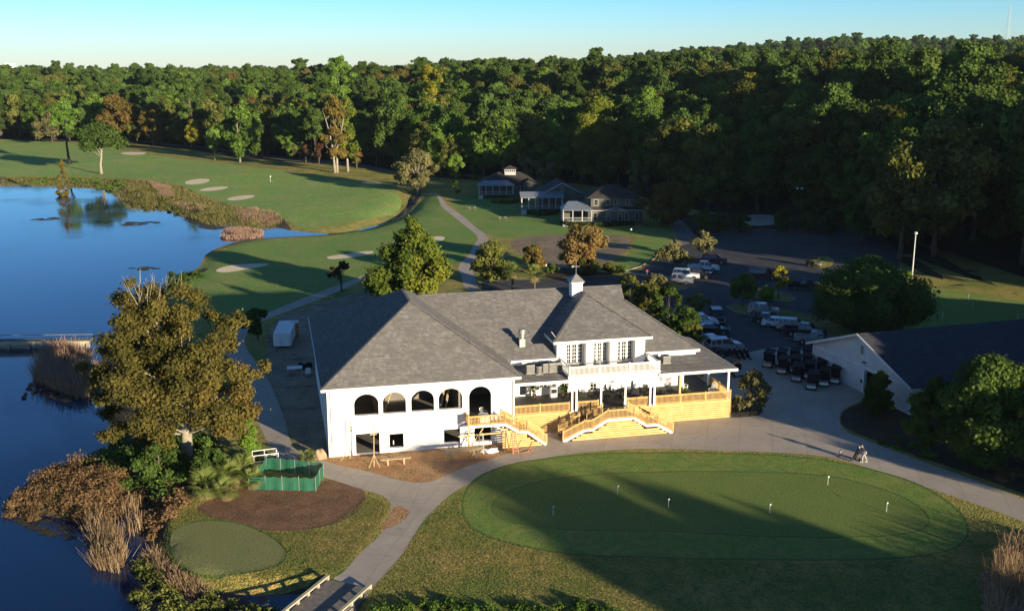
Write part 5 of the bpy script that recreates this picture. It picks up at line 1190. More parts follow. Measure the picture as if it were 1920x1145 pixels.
# ---------------------------------------------------------------- maintenance barn
def barn():
    A=Vector((42.2,105.0,0)); B=Vector((36.7,122.4,0)); d=(B-A).normalized(); L=(B-A).length
    rz=math.atan2(d.y,d.x)-math.pi/2  # local y runs along the gable wall, local x into the building
    e=empty('cart_barn',A,rz,'large cart barn with pale gable wall and dark shingle roof at the right','building')
    D=62
    out=[(0,-.3),(L,-.3),(L,3.3),(L/2,6.5),(0,3.3)]
    hole=[(5.4,.02),(8.0,.02),(8.0,2.7),(5.4,2.7)]
    vs=MB()
    wall_holes(out,[hole],0,.3,'gable_wall',M['siding_m'],e,axis='x')
    MB().box(.3,D,0,.3,-.3,3.2).build('side_wall',M['siding_m'],e); MB().box(.3,D,L-.3,L,-.3,3.2).build('side_wall',M['siding_m'],e)
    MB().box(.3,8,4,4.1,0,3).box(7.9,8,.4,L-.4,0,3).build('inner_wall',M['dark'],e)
    m=MB(); o=.6; k=(6.5-3.3)/(L/2)
    for s in (0,1):
        y0=-o if s==0 else L+o; m.slab([(-o,y0,3.45-k*o),(D,y0,3.45-k*o),(D,L/2,6.7),(-o,L/2,6.7)],.14)
    m.build('roof',M['shingle_blue'],e)
    r=MB(); r.bar((-o-.05,-o,3.30-k*o),(-o-.05,L/2,6.58),.08,.25).bar((-o-.05,L+o,3.30-k*o),(-o-.05,L/2,6.58),.08,.25); r.build('rake_board',M['white_trim'],e)
    r=MB(); r.box(-.06,-.002,.0,L,2.9,3.08).box(-.06,-.002,0,.14,0,2.9).box(-.06,-.002,L-.14,L,0,2.9).box(-.06,-.002,8.0,8.15,0,2.9).box(-.06,-.002,12.2,12.33,0,2.9).build('trim',M['white_trim'],e)
    MB().box(-.05,-.0,8.15,12.2,.05,2.88).build('door',M['siding_m'],e)
    sl=MB()
    for i in range(28): sl.box(-.02,-.001,.15,5.3,.1+i*.1,.115+i*.1)
    sl.build('clapboard',M['siding_m'],e)
    f=MB().box(-.07,-.002,8.3,9.1,4.2,5.5).build('window',M['white_trim'],e); MB().box(-.085,-.07,8.42,8.98,4.32,5.38).build('pane',M['steelgrey'],f)
    l=MB().box(-.25,-.002,7.9,8.3,3.5,3.62).build('lamp',M['black'],e)
    MB().box(-.14,-.002,8.3,8.5,1.1,1.5).build('meter_box',M['black'],e)
barn()
# ---------------------------------------------------------------- cottages
def hiproof(m,x0,x1,y0,y1,z,zr,o=.5,ridge='x',inset=None):
    x0-=o;x1+=o;y0-=o;y1+=o
    if ridge=='x':
        i=inset if inset is not None else (y1-y0)/2; c=(y0+y1)/2; a=(x0+i,c,zr); b=(x1-i,c,zr)
        m.slab([(x0,y0,z),(x1,y0,z),b,a],.15); m.slab([(x1,y1,z),(x0,y1,z),a,b],.15); m.slab([(x0,y1,z),(x0,y0,z),a],.15); m.slab([(x1,y0,z),(x1,y1,z),b],.15)
    return m
def win(e,u0,u1,z0,z1,v):
    f=MB().box(u0-.1,u1+.1,v-.06,v,z0-.1,z1+.1).build('window',M['trim_shade'],e); MB().box(u0,u1,v-.075,v-.06,z0,(z0+z1)/2-.02).box(u0,u1,v-.075,v-.06,(z0+z1)/2+.02,z1).build('pane',M['glass'],f)
def porch(e,x0,x1,y0,y1,z0,z1,zr,hip=True,name='porch'):
    MB().box(x0,x1,y0,y1,z0-.2,z0).build('porch_floor',M['deckfloor'],e)
    m=MB(); o=.4
    m.slab([(x0-o,y0-o,z1),(x1+o,y0-o,z1),(x1-1.6 if hip else x1+o,y1,zr),(x0+1.6 if hip else x0-o,y1,zr)],.1)
    if hip: m.slab([(x1+o,y0-o,z1),(x1+o,y1,z1),(x1-1.6,y1,zr)],.1); m.slab([(x0-o,y1,z1),(x0-o,y0-o,z1),(x0+1.6,y1,zr)],.1)
    m.build('porch_roof',M['metal_roof'],e)
    n=max(3,int((x1-x0)/1.7)+1)
    for i in range(n): x=x0+(x1-x0)*i/(n-1); MB().box(x-.1,x+.1,y0,y0+.2,z0,z1).build('porch_post',M['trim_shade'],e)
    for x in (x0,x1): MB().box(x-.1,x+.1,(y0+y1)/2,(y0+y1)/2+.2,z0,z1).build('porch_post',M['trim_shade'],e)
    r=MB(); r.box(x0,x1,y0+.05,y0+.12,z0+.85,z0+.92).box(x0,x1,y0+.05,y0+.12,z0+.08,z0+.14)
    for i in range(int((x1-x0)/.3)): r.box(x0+i*.3,x0+i*.3+.04,y0+.07,y0+.1,z0+.1,z0+.86)
    r.build('railing',M['trim_shade'],e)
    s=MB()
    for i in range(5): s.box(x0-.2+.0,x0+1.1,y0-.3*(5-i),y0-.3*(4-i),0,z0*(i+1)/6)
    s.build('steps',M['trim_shade'],e)
def cottage(px,py,rz,label): 
    return empty('cottage',WG(px,py),rz,label,'house')
# right cottage (two storeys)
e=cottage(1100,421,R(3),'two-storey grey cottage with white trim, the rightmost of the three')
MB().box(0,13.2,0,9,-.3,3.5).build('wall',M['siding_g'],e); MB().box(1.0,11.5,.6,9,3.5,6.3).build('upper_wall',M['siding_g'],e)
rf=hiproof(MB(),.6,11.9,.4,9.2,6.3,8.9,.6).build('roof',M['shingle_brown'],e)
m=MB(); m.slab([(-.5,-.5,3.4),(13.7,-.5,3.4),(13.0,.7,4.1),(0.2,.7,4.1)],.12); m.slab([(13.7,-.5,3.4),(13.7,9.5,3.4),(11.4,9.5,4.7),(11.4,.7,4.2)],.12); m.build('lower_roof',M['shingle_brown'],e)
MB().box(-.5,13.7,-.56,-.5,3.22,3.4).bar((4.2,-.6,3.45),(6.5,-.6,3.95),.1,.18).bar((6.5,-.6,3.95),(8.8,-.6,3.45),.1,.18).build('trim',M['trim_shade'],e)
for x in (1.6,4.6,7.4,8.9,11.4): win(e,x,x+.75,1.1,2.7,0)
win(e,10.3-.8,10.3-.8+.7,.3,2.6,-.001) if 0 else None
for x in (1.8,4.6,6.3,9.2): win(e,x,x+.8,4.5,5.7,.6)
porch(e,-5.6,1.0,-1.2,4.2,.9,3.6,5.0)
MB().box(-5.4,-.01,4.2,8,0,3.6).build('back_wing',M['siding_g'],e)
# middle cottage
e=cottage(1002,400,R(4),'grey cottage with a long gabled roof and glazed porch, the middle of the three')
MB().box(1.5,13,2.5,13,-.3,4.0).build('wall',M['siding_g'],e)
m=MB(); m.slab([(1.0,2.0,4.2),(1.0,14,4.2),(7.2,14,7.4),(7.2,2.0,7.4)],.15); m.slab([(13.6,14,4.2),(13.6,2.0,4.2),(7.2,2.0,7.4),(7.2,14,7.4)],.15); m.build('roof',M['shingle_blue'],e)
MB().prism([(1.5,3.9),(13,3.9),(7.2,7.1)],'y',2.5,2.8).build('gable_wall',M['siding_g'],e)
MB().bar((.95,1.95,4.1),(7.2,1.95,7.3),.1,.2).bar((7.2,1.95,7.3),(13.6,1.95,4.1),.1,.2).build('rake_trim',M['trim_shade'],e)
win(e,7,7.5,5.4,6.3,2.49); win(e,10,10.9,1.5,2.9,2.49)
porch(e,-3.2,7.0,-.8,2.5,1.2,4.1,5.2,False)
# left cottage
e=cottage(905,372,R(4),'single-storey grey cottage with a square cupola, the leftmost of the three')
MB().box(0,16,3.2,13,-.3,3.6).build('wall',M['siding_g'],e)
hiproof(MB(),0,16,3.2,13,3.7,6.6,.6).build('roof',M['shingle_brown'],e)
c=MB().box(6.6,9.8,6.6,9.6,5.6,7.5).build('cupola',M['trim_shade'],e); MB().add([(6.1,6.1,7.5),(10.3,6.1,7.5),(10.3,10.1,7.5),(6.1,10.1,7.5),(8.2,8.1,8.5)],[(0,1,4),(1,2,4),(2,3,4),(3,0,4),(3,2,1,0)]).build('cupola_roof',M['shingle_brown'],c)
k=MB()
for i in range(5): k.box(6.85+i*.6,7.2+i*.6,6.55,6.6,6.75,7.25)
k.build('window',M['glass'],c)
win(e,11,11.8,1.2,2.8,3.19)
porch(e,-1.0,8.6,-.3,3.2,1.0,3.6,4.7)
m=MB(); m.slab([(10.5,1.8,3.7),(10.5,6,3.7),(13.2,6,5.1),(13.2,1.8,5.1)],.12); m.slab([(15.9,6,3.7),(15.9,1.8,3.7),(13.2,1.8,5.1),(13.2,6,5.1)],.12); m.build('porch_gable',M['shingle_brown'],e)
MB().prism([(10.9,3.6),(15.5,3.6),(13.2,4.8)],'y',2.3,2.4).build('gable_wall',M['siding_g'],e)
def hedge(pts,h,label,wd=1.1):
    q=[WG(*p) for p in pts]; rng=np.random.default_rng(int(pts[0][0])); cs=[];L0=q[0]
    for a,b in zip(q[:-1],q[1:]):
        n=max(2,int((b-a).length/.6))
        for i in range(n): p=a.lerp(b,i/n)-L0; cs.append((p.x+rng.normal()*.15,p.y+rng.normal()*.2,h*.5+rng.normal()*.1))
    cs=np.array(cs); e=empty('hedge',L0,0,label,'hedge'); new_link('foliage',leaves_mesh('foliage',rng,cs,np.full(len(cs),wd*.55),np.full(len(cs),110),.3,LF['dark'],flat_z=h/wd,shell=.3),e)
hedge([(1056,420),(1062,424),(1098,426),(1150,424),(1192,422)],1.1,'dark hedge along the front of the two-storey cottage')
hedge([(992,402),(1010,405),(1048,402)],1.1,'dark hedge along the front of the middle cottage'); hedge([(925,381),(960,382),(985,377)],1.1,'dark hedge along the front of the cupola cottage'); hedge([(885,338),(905,338)],2,'long dark hedge behind the lawn left of the cupola cottage',2)
# ---------------------------------------------------------------- far landmarks
def ray_at(px,py,Y):
    v=py-CY; t=Y/(F*CP-v*SP); return Vector(((px-CX)*t,Y,H-(F*SP+v*CP)*t))
def far_building():
    p=ray_at(22,135,1500); g=gz(p.x,p.y); s=p.y/F; e=empty('office_tower',(p.x,p.y,g),0,'distant white multi-storey building on the horizon at the far left','building')
    h=p.z-g; z=lambda py:ray_at(22,py,1500).z-g
    MB().box(-13*s,6*s,0,20,0,z(127)).box(4*s,14*s,0,20,0,z(130)).build('wall',M['white'],e); MB().box(-13*s,-3*s,2,18,z(127),z(119)).build('tower',M['white'],e)
    m=MB()
    for i in range(5): m.box(-12*s,13*s,-.2,0,z(131)-i*4,z(131)-i*4+1.4)
    m.build('window',M['glass'],e)
far_building()
def water_tower():
    p=ray_at(1728,71,1400); g=gz(p.x,p.y); e=empty('water_tower',(p.x,p.y,g),0,'white spherical water tower on the right skyline','water tower'); h=p.z-g
    bm=bmesh.new(); bmesh.ops.create_uvsphere(bm,u_segments=24,v_segments=14,radius=4.4); bmesh.ops.scale(bm,vec=(1,1,.85),verts=bm.verts); bmesh.ops.translate(bm,vec=(0,0,h),verts=bm.verts); me=bpy.data.meshes.new('tank'); bm.to_mesh(me); bm.free(); link('tank',me,M['white'],e)
    for i in range(6): a=i*math.pi/3; MB().tube([(math.cos(a)*4,math.sin(a)*4,0),(math.cos(a)*3.6,math.sin(a)*3.6,h)],[.25,.25],6).build('leg',M['white'],e)
water_tower()
def mast(px,top,base,Y,label,w0,w1,n):
    a=ray_at(px,base,Y); b=ray_at(px,top,Y); g=gz(a.x,a.y); e=empty('radio_mast',(a.x,a.y,g),0,label,'mast'); h=b.z-g; m=MB()
    for i in range(3):
        an=i*2.094; m.tube([(math.cos(an)*w0,math.sin(an)*w0,0),(math.cos(an)*w1,math.sin(an)*w1,h*.97)],[.07,.06],4)
    for k in range(n):
        t=k/n; t2=(k+1)/n; w=w0+(w1-w0)*t; w2=w0+(w1-w0)*t2
        for i in range(3):
            a1=i*2.094;a2=(i+1)*2.094; m.bar((math.cos(a1)*w,math.sin(a1)*w,h*.97*t),(math.cos(a2)*w2,math.sin(a2)*w2,h*.97*t2),.06); m.bar((math.cos(a1)*w,math.sin(a1)*w,h*.97*t),(math.cos(a2)*w,math.sin(a2)*w,h*.97*t),.06)
    m.build('lattice',M['offwhite'],e); MB().tube([(0,0,h*.96),(0,0,h*1.04)],[.12,.06],5).build('antenna',M['offwhite'],e)
mast(1888,8,75,1200,'tall tapering lattice radio mast on the right skyline',4.5,1.0,30); mast(1902,54,75,1200,'short thin mast right of the tall lattice mast',.8,.6,16)
p=ray_at(1408,108,620); e=empty('hilltop_house',(p.x,p.y,gz(p.x,p.y)),0,'tiny white house gable among trees near the skyline','house'); hh=p.z-gz(p.x,p.y); MB().box(-1.1,1.1,0,5,0,hh-1.6).build('wall',M['white'],e); MB().prism([(-1.3,hh-1.6),(1.3,hh-1.6),(0,hh-.6)],'y',-.2,5.2).build('roof',M['steelgrey'],e)
# ---------------------------------------------------------------- lamps, flags, bollard
def lamp(px,py,top,label,heads=1,r=.09,mat='offwhite',globe=False,hs=1):
    p=WG(px,py); h=height_to(p,top); e=empty('light_pole' if not globe else 'globe_lamp',p,0,label,'lamp')
    MB().tube([(0,0,-.1),(0,0,h*.5),(0,0,h)],[r,r*.85,r*.65],8).build('pole',M[mat],e)
    if globe: 
        bm=bmesh.new(); bmesh.ops.create_uvsphere(bm,u_segments=14,v_segments=10,radius=.22); bmesh.ops.translate(bm,vec=(0,0,h+.1),verts=bm.verts); me=bpy.data.meshes.new('globe'); bm.to_mesh(me); bm.free(); link('globe',me,M['lamp'],e)
    for i in range(heads if not globe else 0):
        x=(i-(heads-1)/2)*1.0*hs
        MB().bar((0,0,h),(x,0,h+.05),.07).build('arm',M[mat],e) if x else None
        hd=MB().cyl(x,0,h,h+.28,.34*hs,.22*hs,14).build('lamp_head',M['offwhite'],e); MB().cyl(x,0,h-.04,h,.28*hs,.3*hs,14).build('lens',M['lamp'],hd)
lamp(1709,530,438,'tall pale light pole beside the huge evergreen',1,.13)
lamp(1495,425,354,'dark pole with twin square lamp heads deep in the shaded lot',2,.08,'black')
lamp(1692,440,384,'single-headed lamp pole in front of the dark woods, above the light pole',1,.08,'black')
lamp(1023,512,498,'small globe lamp on the bare soil behind the clubhouse',1,.05,'black',True)
lamp(1183,440,431,'short globe path lamp at the right corner of the cottage lawn',1,.05,'black',True); lamp(1096,421,416,'small globe lamp in the hedge of the two-storey cottage',1,.05,'black',True)
def flagstick(px,py,lb,h=.85,group=None,proto=[None]):
    p=WG(px,py)
    if proto[0] is None:
        e=empty('flagstick',p,.4,lb,'flagstick',group); MB().cyl(0,0,-.02,h,.018,.014,8).build('stick',M['white_trim'],e)
        MB().box(.02,.11,-.008,.008,h-.14,h-.01).build('flag',M['white'],e); MB().cyl(0,0,0,.012,.055,.055,12).build('cup',M['dark'],e); proto[0]=e
    else: e=dup(proto[0],p,.4,lb,group)
    return e
g='practice flagsticks on the big putting green'
for x,y,lb in [(1037,966,'flagstick nearest the left edge of the putting green, beside the long shadow'),(1158,927,'flagstick in the upper left of the putting green'),(1253,952,'flagstick near the middle of the putting green at the shadow edge'),(1443,962,'flagstick right of the middle of the putting green'),(1552,909,'flagstick nearest the concrete drive on the putting green'),(1662,959,'flagstick nearest the right end of the putting green')]: flagstick(x,y,lb,group=g)
g='flagsticks on the small practice green'
for x,y,lb in [(1767,600,'flagstick nearest the big evergreen on the small practice green'),(1823,580,'flagstick in the middle of the small practice green'),(1815,564,'flagstick in the tree shadow at the back of the small practice green'),(1907,603,'flagstick at the right edge of the small practice green')]: flagstick(x,y,lb,group=g).scale=(1.3,1.3,1.3)
flagstick(507,342,'lone hole flagstick on the far green').scale=(2.4,2.4,2.4)
e=empty('bollard',WG(1576,855),0,'short grey post between the drive and the putting green','post'); MB().box(-.1,.1,-.1,.1,-.1,.55).build('post',M['steelgrey'],e,.02); MB().box(-.12,.12,-.12,.12,.55,.6).build('cap',M['steelgrey'],e)
e=empty('stop_sign',WG(1213,523),0,'small round red sign at the parking lot entrance','sign'); MB().cyl(0,0,-.1,1.3,.03).build('post',M['steelgrey'],e); MB().tube([(0,-.02,1.45),(0,.02,1.45)],[.22,.22],8).build('sign_face',M['red'],e)
# picket fence
p0=WG(1372,783); p1=WG(1425,779); d=p1-p0; e=empty('picket_fence',p0,math.atan2(d.y,d.x),'low black picket fence around the planting bed at the deck corner','fence'); m=MB()
n=int(d.length/.2)
for i in range(n): m.box(i*.2,i*.2+.09,-.01,.01,0,.55)
m.build('pickets',M['black'],e); MB().box(0,d.length,.012,.03,.15,.2).box(0,d.length,.012,.03,.38,.43).build('rail',M['black'],e)
# ---------------------------------------------------------------- vehicles (length along +x, front at +x)
def paint(name,c,metal=.3):
    m,nt,p=new_mat(name); p.inputs['Base Color'].default_value=col(c); p.inputs['Metallic'].default_value=metal; p.inputs['Roughness'].default_value=.32; p.inputs['Coat Weight'].default_value=.5
    tc=nt.nodes.new('ShaderNodeTexCoord').outputs['Object']; nt.links.new(noise_mix(nt,c,tuple(x*.85 for x in c),1.5,vec=tc),p.inputs['Base Color']); return m
PT={'white':paint('white_car_paint',(.72,.73,.74),0),'silver':paint('silver_car_paint',(.36,.37,.38),.5),'black':paint('black_car_paint',(.012,.012,.014),.1),'maroon':paint('maroon_car_paint',(.12,.012,.015),.2),'gold':paint('champagne_car_paint',(.40,.38,.33),.4),'red':paint('dark_red_car_paint',(.13,.012,.012),.2)}
M['headlight']=flat('headlight_lens',(.7,.7,.68),.15); M['taillight']=flat('taillight_lens',(.3,.01,.01),.2)
VM={}
def vmesh(kind):
    if kind in VM: return VM[kind]
    if kind=='sedan': L,Wd,Hh=4.75,1.8,1.45; body=[(-2.37,.35),(-2.37,.85),(-2.2,.98),(-1.6,1.02),(1.0,.95),(1.9,.82),(2.3,.65),(2.37,.35)]; gl=[(-1.95,1.0),(-1.15,1.40),(.15,1.40),(1.05,.95)]; ro=[(-1.2,1.38),(-1.0,1.45),(.0,1.45),(.2,1.38)]
    elif kind=='suv': L,Wd,Hh=4.8,1.9,1.8; body=[(-2.35,.4),(-2.38,1.0),(-2.3,1.12),(1.0,1.12),(2.1,1.02),(2.36,.85),(2.4,.42)]; gl=[(-2.25,1.1),(-2.05,1.72),(.35,1.72),(1.05,1.1)]; ro=[(-2.15,1.70),(-2.0,1.79),(.25,1.79),(.42,1.70)]
    elif kind=='pickup': L,Wd,Hh=5.7,1.98,1.9; body=[(-2.85,.5),(-2.85,1.12),(-.75,1.12),(-.7,1.14),(1.25,1.14),(2.6,1.08),(2.82,.9),(2.85,.48)]; gl=[(-.78,1.12),(-.62,1.80),(.75,1.80),(1.4,1.12)]; ro=[(-.70,1.78),(-.6,1.88),(.65,1.88),(.82,1.78)]
    else: # van
        L,Wd,Hh=5.2,1.95,1.95; body=[(-2.55,.45),(-2.58,1.1),(-2.5,1.15),(1.5,1.15),(2.3,1.05),(2.55,.85),(2.58,.45)]; gl=[(-2.5,1.12),(-2.35,1.86),(.7,1.86),(1.55,1.12)]; ro=[(-2.45,1.83),(-2.3,1.94),(.6,1.94),(.75,1.83)]
    w=Wd/2
    def taper(poly,w0,w1,zlo,zhi):
        n=len(poly); f=lambda z:w0+(w1-w0)*min(1,max(0,(z-zlo)/(zhi-zlo)))
        vs=[(x,-f(z),z) for x,z in poly]+[(x,f(z),z) for x,z in poly]
        return vs,[tuple(range(n)),tuple(reversed(range(n,2*n)))]+[(i,n+i,n+(i+1)%n,(i+1)%n) for i in range(n)]
    b=MB(); 
    if kind=='pickup':
        # bed: floor and side walls, cab and hood solid
        b.add(*taper([(-.75,.5),(-.75,1.12),(1.25,1.14),(2.6,1.08),(2.82,.9),(2.85,.48)],w,w*.97,.5,1.14))
        b.box(-2.85,-.76,-w,w,.5,.72).box(-2.85,-.76,-w,-w+.1,.721,1.12).box(-2.85,-.76,w-.1,w,.721,1.12).box(-2.86,-2.76,-w+.101,w-.101,.721,1.12)
    else: b.add(*taper(body,w,w*.95,.4,1.1))
    bm_=b.mesh(kind+'_body',.035)
    r=MB(); r.add(*taper(ro,w*.80,w*.72,ro[0][1],ro[1][1])); zl,zh=gl[0][1],gl[1][1]
    # pillars
    for (a,c) in ((gl[0],gl[1]),(gl[3],gl[2])):
        for s in(-1,1): r.bar((a[0],s*w*.93,a[1]-.02),(c[0],s*w*.79,c[1]),.09,.07)
    for xm in ((gl[1][0]*.45+gl[2][0]*.55),)+((gl[1][0]*.8+gl[2][0]*.2,) if kind in('suv','van') else ()):
        for s in(-1,1): r.bar((xm+.02,s*w*.945,zl),(xm,s*w*.80,zh),.08,.05)
    rm=r.mesh(kind+'_roof')
    g=MB(); g.add(*taper(gl,w*.91,w*.77,zl,zh)); gm=g.mesh(kind+'_glass')
    wx=(L*.30,-L*.30); wr=.33 if kind=='sedan' else .38
    wm=MB().tube([(0,-.12,0),(0,-.11,0),(0,.11,0),(0,.12,0)],[wr-.03,wr,wr,wr-.03],18).mesh('tyre'); 
    rmm=MB().tube([(0,-.125,0),(0,.125,0)],[wr*.6,wr*.6],12); rim=rmm.mesh('rim')
    hl=MB().box(L/2-.14,L/2-.02,-.12,.12,.68,.84).mesh('headlight',.02); tl=MB().box(-L/2-.015,-L/2+.06,-.08,.08,.75,1.0).mesh('taillight')
    bp=MB().box(L/2-.06,L/2+.05,-w*.9,w*.9,.36,.56).mesh('front_bumper',.03); bp2=MB().box(-L/2-.06,-L/2+.06,-w*.9,w*.9,.38,.56).mesh('rear_bumper',.03)
    gr=MB().box(L/2-.03,L/2+.03,-.5,.5,.6,.85).mesh('radiator_grille'); mi=MB().box(-.1,.08,-.1,.1,-.07,.07).mesh('mirror',.02)
    VM[kind]=dict(b=bm_,r=rm,g=gm,w=wm,rim=rim,hl=hl,tl=tl,bp=bp,bp2=bp2,gr=gr,mi=mi,wx=wx,wr=wr,wd=w,gl=gl)
    for k,mt in (('g','glass'),('w','rubber'),('rim','rim'),('hl','headlight'),('tl','taillight'),('bp','steelgrey'),('bp2','steelgrey'),('gr','black'),('mi','black')): VM[kind][k].materials.append(M[mt])
    VM[kind]['b'].materials.append(PT['white']); VM[kind]['r'].materials.append(PT['white'])
    return VM[kind]
def part(nm,me,par,loc=(0,0,0)):
    o=bpy.data.objects.new(nm,me); C.objects.link(o); o.parent=par; o.location=loc; return o
def car(kind,colr,px,py,hd,label,group='vehicles in the clubhouse parking lot'):
    v=vmesh(kind); p=WG(px,py); nm={'sedan':'sedan','suv':'suv','pickup':'pickup_truck','van':'van'}[kind]
    e=empty('parked_'+nm,p+Vector((0,0,.01)),R(hd),label,{'sedan':'car','suv':'suv','pickup':'pickup truck','van':'van'}[kind],group)
    for k,n in (('b','body'),('r','roof')):
        o=part(n,v[k],e); o.material_slots[0].link='OBJECT'; o.material_slots[0].material=PT[colr]
    part('window_glass',v['g'],e)
    for x in v['wx']:
        for s in(-1,1): t=part('wheel',v['w'],e,(x,s*(v['wd']-.1),v['wr'])); part('rim',v['rim'],t)
    for s in(-1,1): part('headlight',v['hl'],e,(0,s*v['wd']*.72,0)); part('taillight',v['tl'],e,(0,s*v['wd']*.84,0)); part('mirror',v['mi'],e,(v['gl'][3][0]-.25,s*(v['wd']+.08),v['gl'][3][1]+.08))
    part('front_bumper',v['bp'],e); part('rear_bumper',v['bp2'],e); part('radiator_grille',v['gr'],e)
    return e
# heading: degrees counter-clockwise from +x (photo right)
car('suv','red',1338,494,-12,'dark red off-roader at the far end of the upper-left row of parked cars')
car('pickup','white',1319,508,-12,'bright white double-cab pickup in the upper-left row of parked cars')
car('pickup','black',1306,521,-14,'black pickup between the bright white pickup and the small white SUV')
car('suv','white',1286,523,-14,'small white SUV mostly hidden behind the silver pickup')
car('pickup','silver',1268,532,-14,'silver-white pickup nearest the grass island in the upper-left row')
car('van','maroon',1430,523,-12,'maroon van with sloping front behind the yellow-green young tree')
car('pickup','black',1509,543,-14,'large black pickup parked alone left of the huge evergreen')
car('suv','black',1345,602,-92,'black SUV driving toward the camera in the parking aisle')
car('suv','gold',1432,590,-14,'pale SUV with shiny side windows nearest the round dark tree on the grass island')
car('sedan','black',1441,605,-16,'black sedan between the pale SUV and the white sedan')
car('sedan','white',1460,613,-18,'white sedan in the middle of the row along the grass island')
car('suv','silver',1489,620,-18,'silver SUV in the row along the grass island, right of the white sedan')
car('pickup','black',1508,630,-20,'black pickup second from the cart barn in the row along the grass island')
car('pickup','silver',1530,645,-20,'pale silver pickup nearest the cart barn gable')
car('suv','white',1314,610,0,'white SUV half hidden by trees behind the clubhouse roof')
car('sedan','black',1336,625,-8,'dark sedan between the half-hidden white SUV and the white sedan beside the clubhouse')
car('sedan','white',1338,646,22,'white sedan next to the silver SUV closest to the clubhouse')
car('suv','silver',1358,657,12,'silver-green SUV with roof rack closest to the clubhouse')
# ------------------------------------------------------------- golf carts
def cart_proto(loc,rz,label,group):
    e=empty('golf_cart',loc,rz,label,'golf cart',group)
    b=MB(); b.prism([(-1.15,.3),(-1.15,.75),(-.5,.8),(-.3,.62),(-.25,.3)],'y',-.55,.55); b.box(-.25,.65,-.55,.55,.28,.34); b.build('rear_body',M['black'],e,.03)
    MB().prism([(.62,.28),(.62,.72),(.85,.74),(1.15,.58),(1.2,.3)],'y',-.5,.5).build('front_cowl',PT['silver'],e,.04)
    MB().box(-.45,.1,-.52,.52,.66,.78).build('seat',M['black'],e,.03); MB().bar((-.42,-.5,.9),(-.42,.5,.9),.12,.3).build('backrest',M['black'],e)
    rf=MB(); rf.prism([(-1.55,1.80),(-1.45,1.88),(.8,1.88),(.9,1.80)],'y',-.62,.62); rf.build('roof',M['black'],e,.02)
    for x,x2 in((-.85,-.85),(.75,.62)):
        for s in(-1,1): MB().bar((x,s*.52,.8),(x2,s*.52,1.8),.05).build('roof_post',M['black'],e)
    MB().box(-1.5,-1.1,-.45,.45,.35,1.15).build('bag_rack',M['black'],e,.03); MB().bar((.72,-.5,.9),(.62,-.5,1.75),.02).bar((.72,.5,.9),(.62,.5,1.75),.02).build('windscreen_frame',M['black'],e)
    MB().add([(.74,-.5,.88),(.74,.5,.88),(.64,.5,1.76),(.64,-.5,1.76)],[(0,1,2,3)]).build('windscreen',M['black'],e)
    MB().tube([(.45,-.25,.95),(.7,-.25,.75)],[.03,.03],6).tube([(.4,-.25,.97),(.42,-.25,.99)],[.17,.17],14).build('steering_wheel',M['black'],e)
    for x in(-.8,.85):
        for s in(-1,1): t=MB().tube([(x,s*.5-.09,.22),(x,s*.5+.09,.22)],[.22,.22],14).build('wheel',M['rubber'],e); MB().tube([(x,s*.5-.095,.22),(x,s*.5+.095,.22)],[.1,.1],10).build('rim',M['rim'],t)
    for s in(-1,1): MB().box(1.08,1.17,s*.38-.08,s*.38+.08,.5,.6).build('headlight',M['headlight'],e)
    return e
spots=[(1440,690),(1464,688),(1487,686),(1510,684),(1466,702),(1489,700),(1510,696),(1532,692),(1492,716),(1514,711),(1536,707),(1558,702),(1519,731),(1541,725),(1562,720),(1584,716)]
rown=['back row beside the parking lot','second row from the parking lot','third row from the parking lot','front row nearest the putting green']
coln=['leftmost of the','second from left of the','third from left of the','rightmost, nearest the barn, of the']
cp=None
for i,(x,y) in enumerate(spots):
    lb=f"black-roofed golf cart, {coln[i%4]} {rown[i//4]}"
    x=1500+(x-1500)*1.03+3; p=WG(x,y-4); rz=R(-112+((i*37)%7-3))
    if cp is None: cp=cart_proto(p,rz,lb,'golf carts parked in front of the barn')
    else: dup(cp,p,rz,lb,'golf carts parked in front of the barn')
g='golf carts away from the main rows'
dup(cp,WG(1352,682),R(-40),'golf cart half hidden behind the right corner of the clubhouse porch roof',g)
dup(cp,WG(1376,703),R(-70),'lone golf cart parked just right of the clubhouse porch',g)
dup(cp,WG(1527,500),R(-30),'lone golf cart far out on the shaded parking lot',g)
# push carts on the drive
def pushcart(p,rz,label,group=None):
    e=empty('push_cart',p,rz,label,'push cart',group)
    for x,y in((0,-.32),(0,.32),(.7,0)): MB().tube([(x,y-.03,.15),(x,y+.03,.15)],[.15,.15],12).build('wheel',M['rubber'],e)
    MB().tube([(.7,0,.2),(.1,0,.4),(-.35,0,1.0)],[.025]*3,6).tube([(0,-.32,.15),(.2,0,.35),(0,.32,.15)],[.02]*3,6).build('frame',M['black'],e)
    b=MB().tube([(.45,0,.3),(-.05,0,1.05)],[.13,.15],12).build('golf_bag',M['black'],e)
    c=MB()
    for i in range(6): a=i*1.05; c.tube([(-.05+.07*math.cos(a),.07*math.sin(a),1.05),(-.2+.1*math.cos(a),.12*math.sin(a),1.3)],[.012,.02],5)
    c.build('club',M['metal'],b); return e
pc=None
for i in range(9):
    p=WG(1363+i*4.6,672-(i%2)*4); lb='black push cart in the row beside the silver-green SUV near the clubhouse'
    if pc is None: pc=pushcart(p,R(-100),lb,'row of push carts beside the silver-green SUV')
    else: dup(pc,p,R(-100+i*5),lb,'row of push carts beside the silver-green SUV')
dup(pc,WG(1608,862),R(200),'dark push cart with golf bag held by the golfer on the drive','golfer push cart')
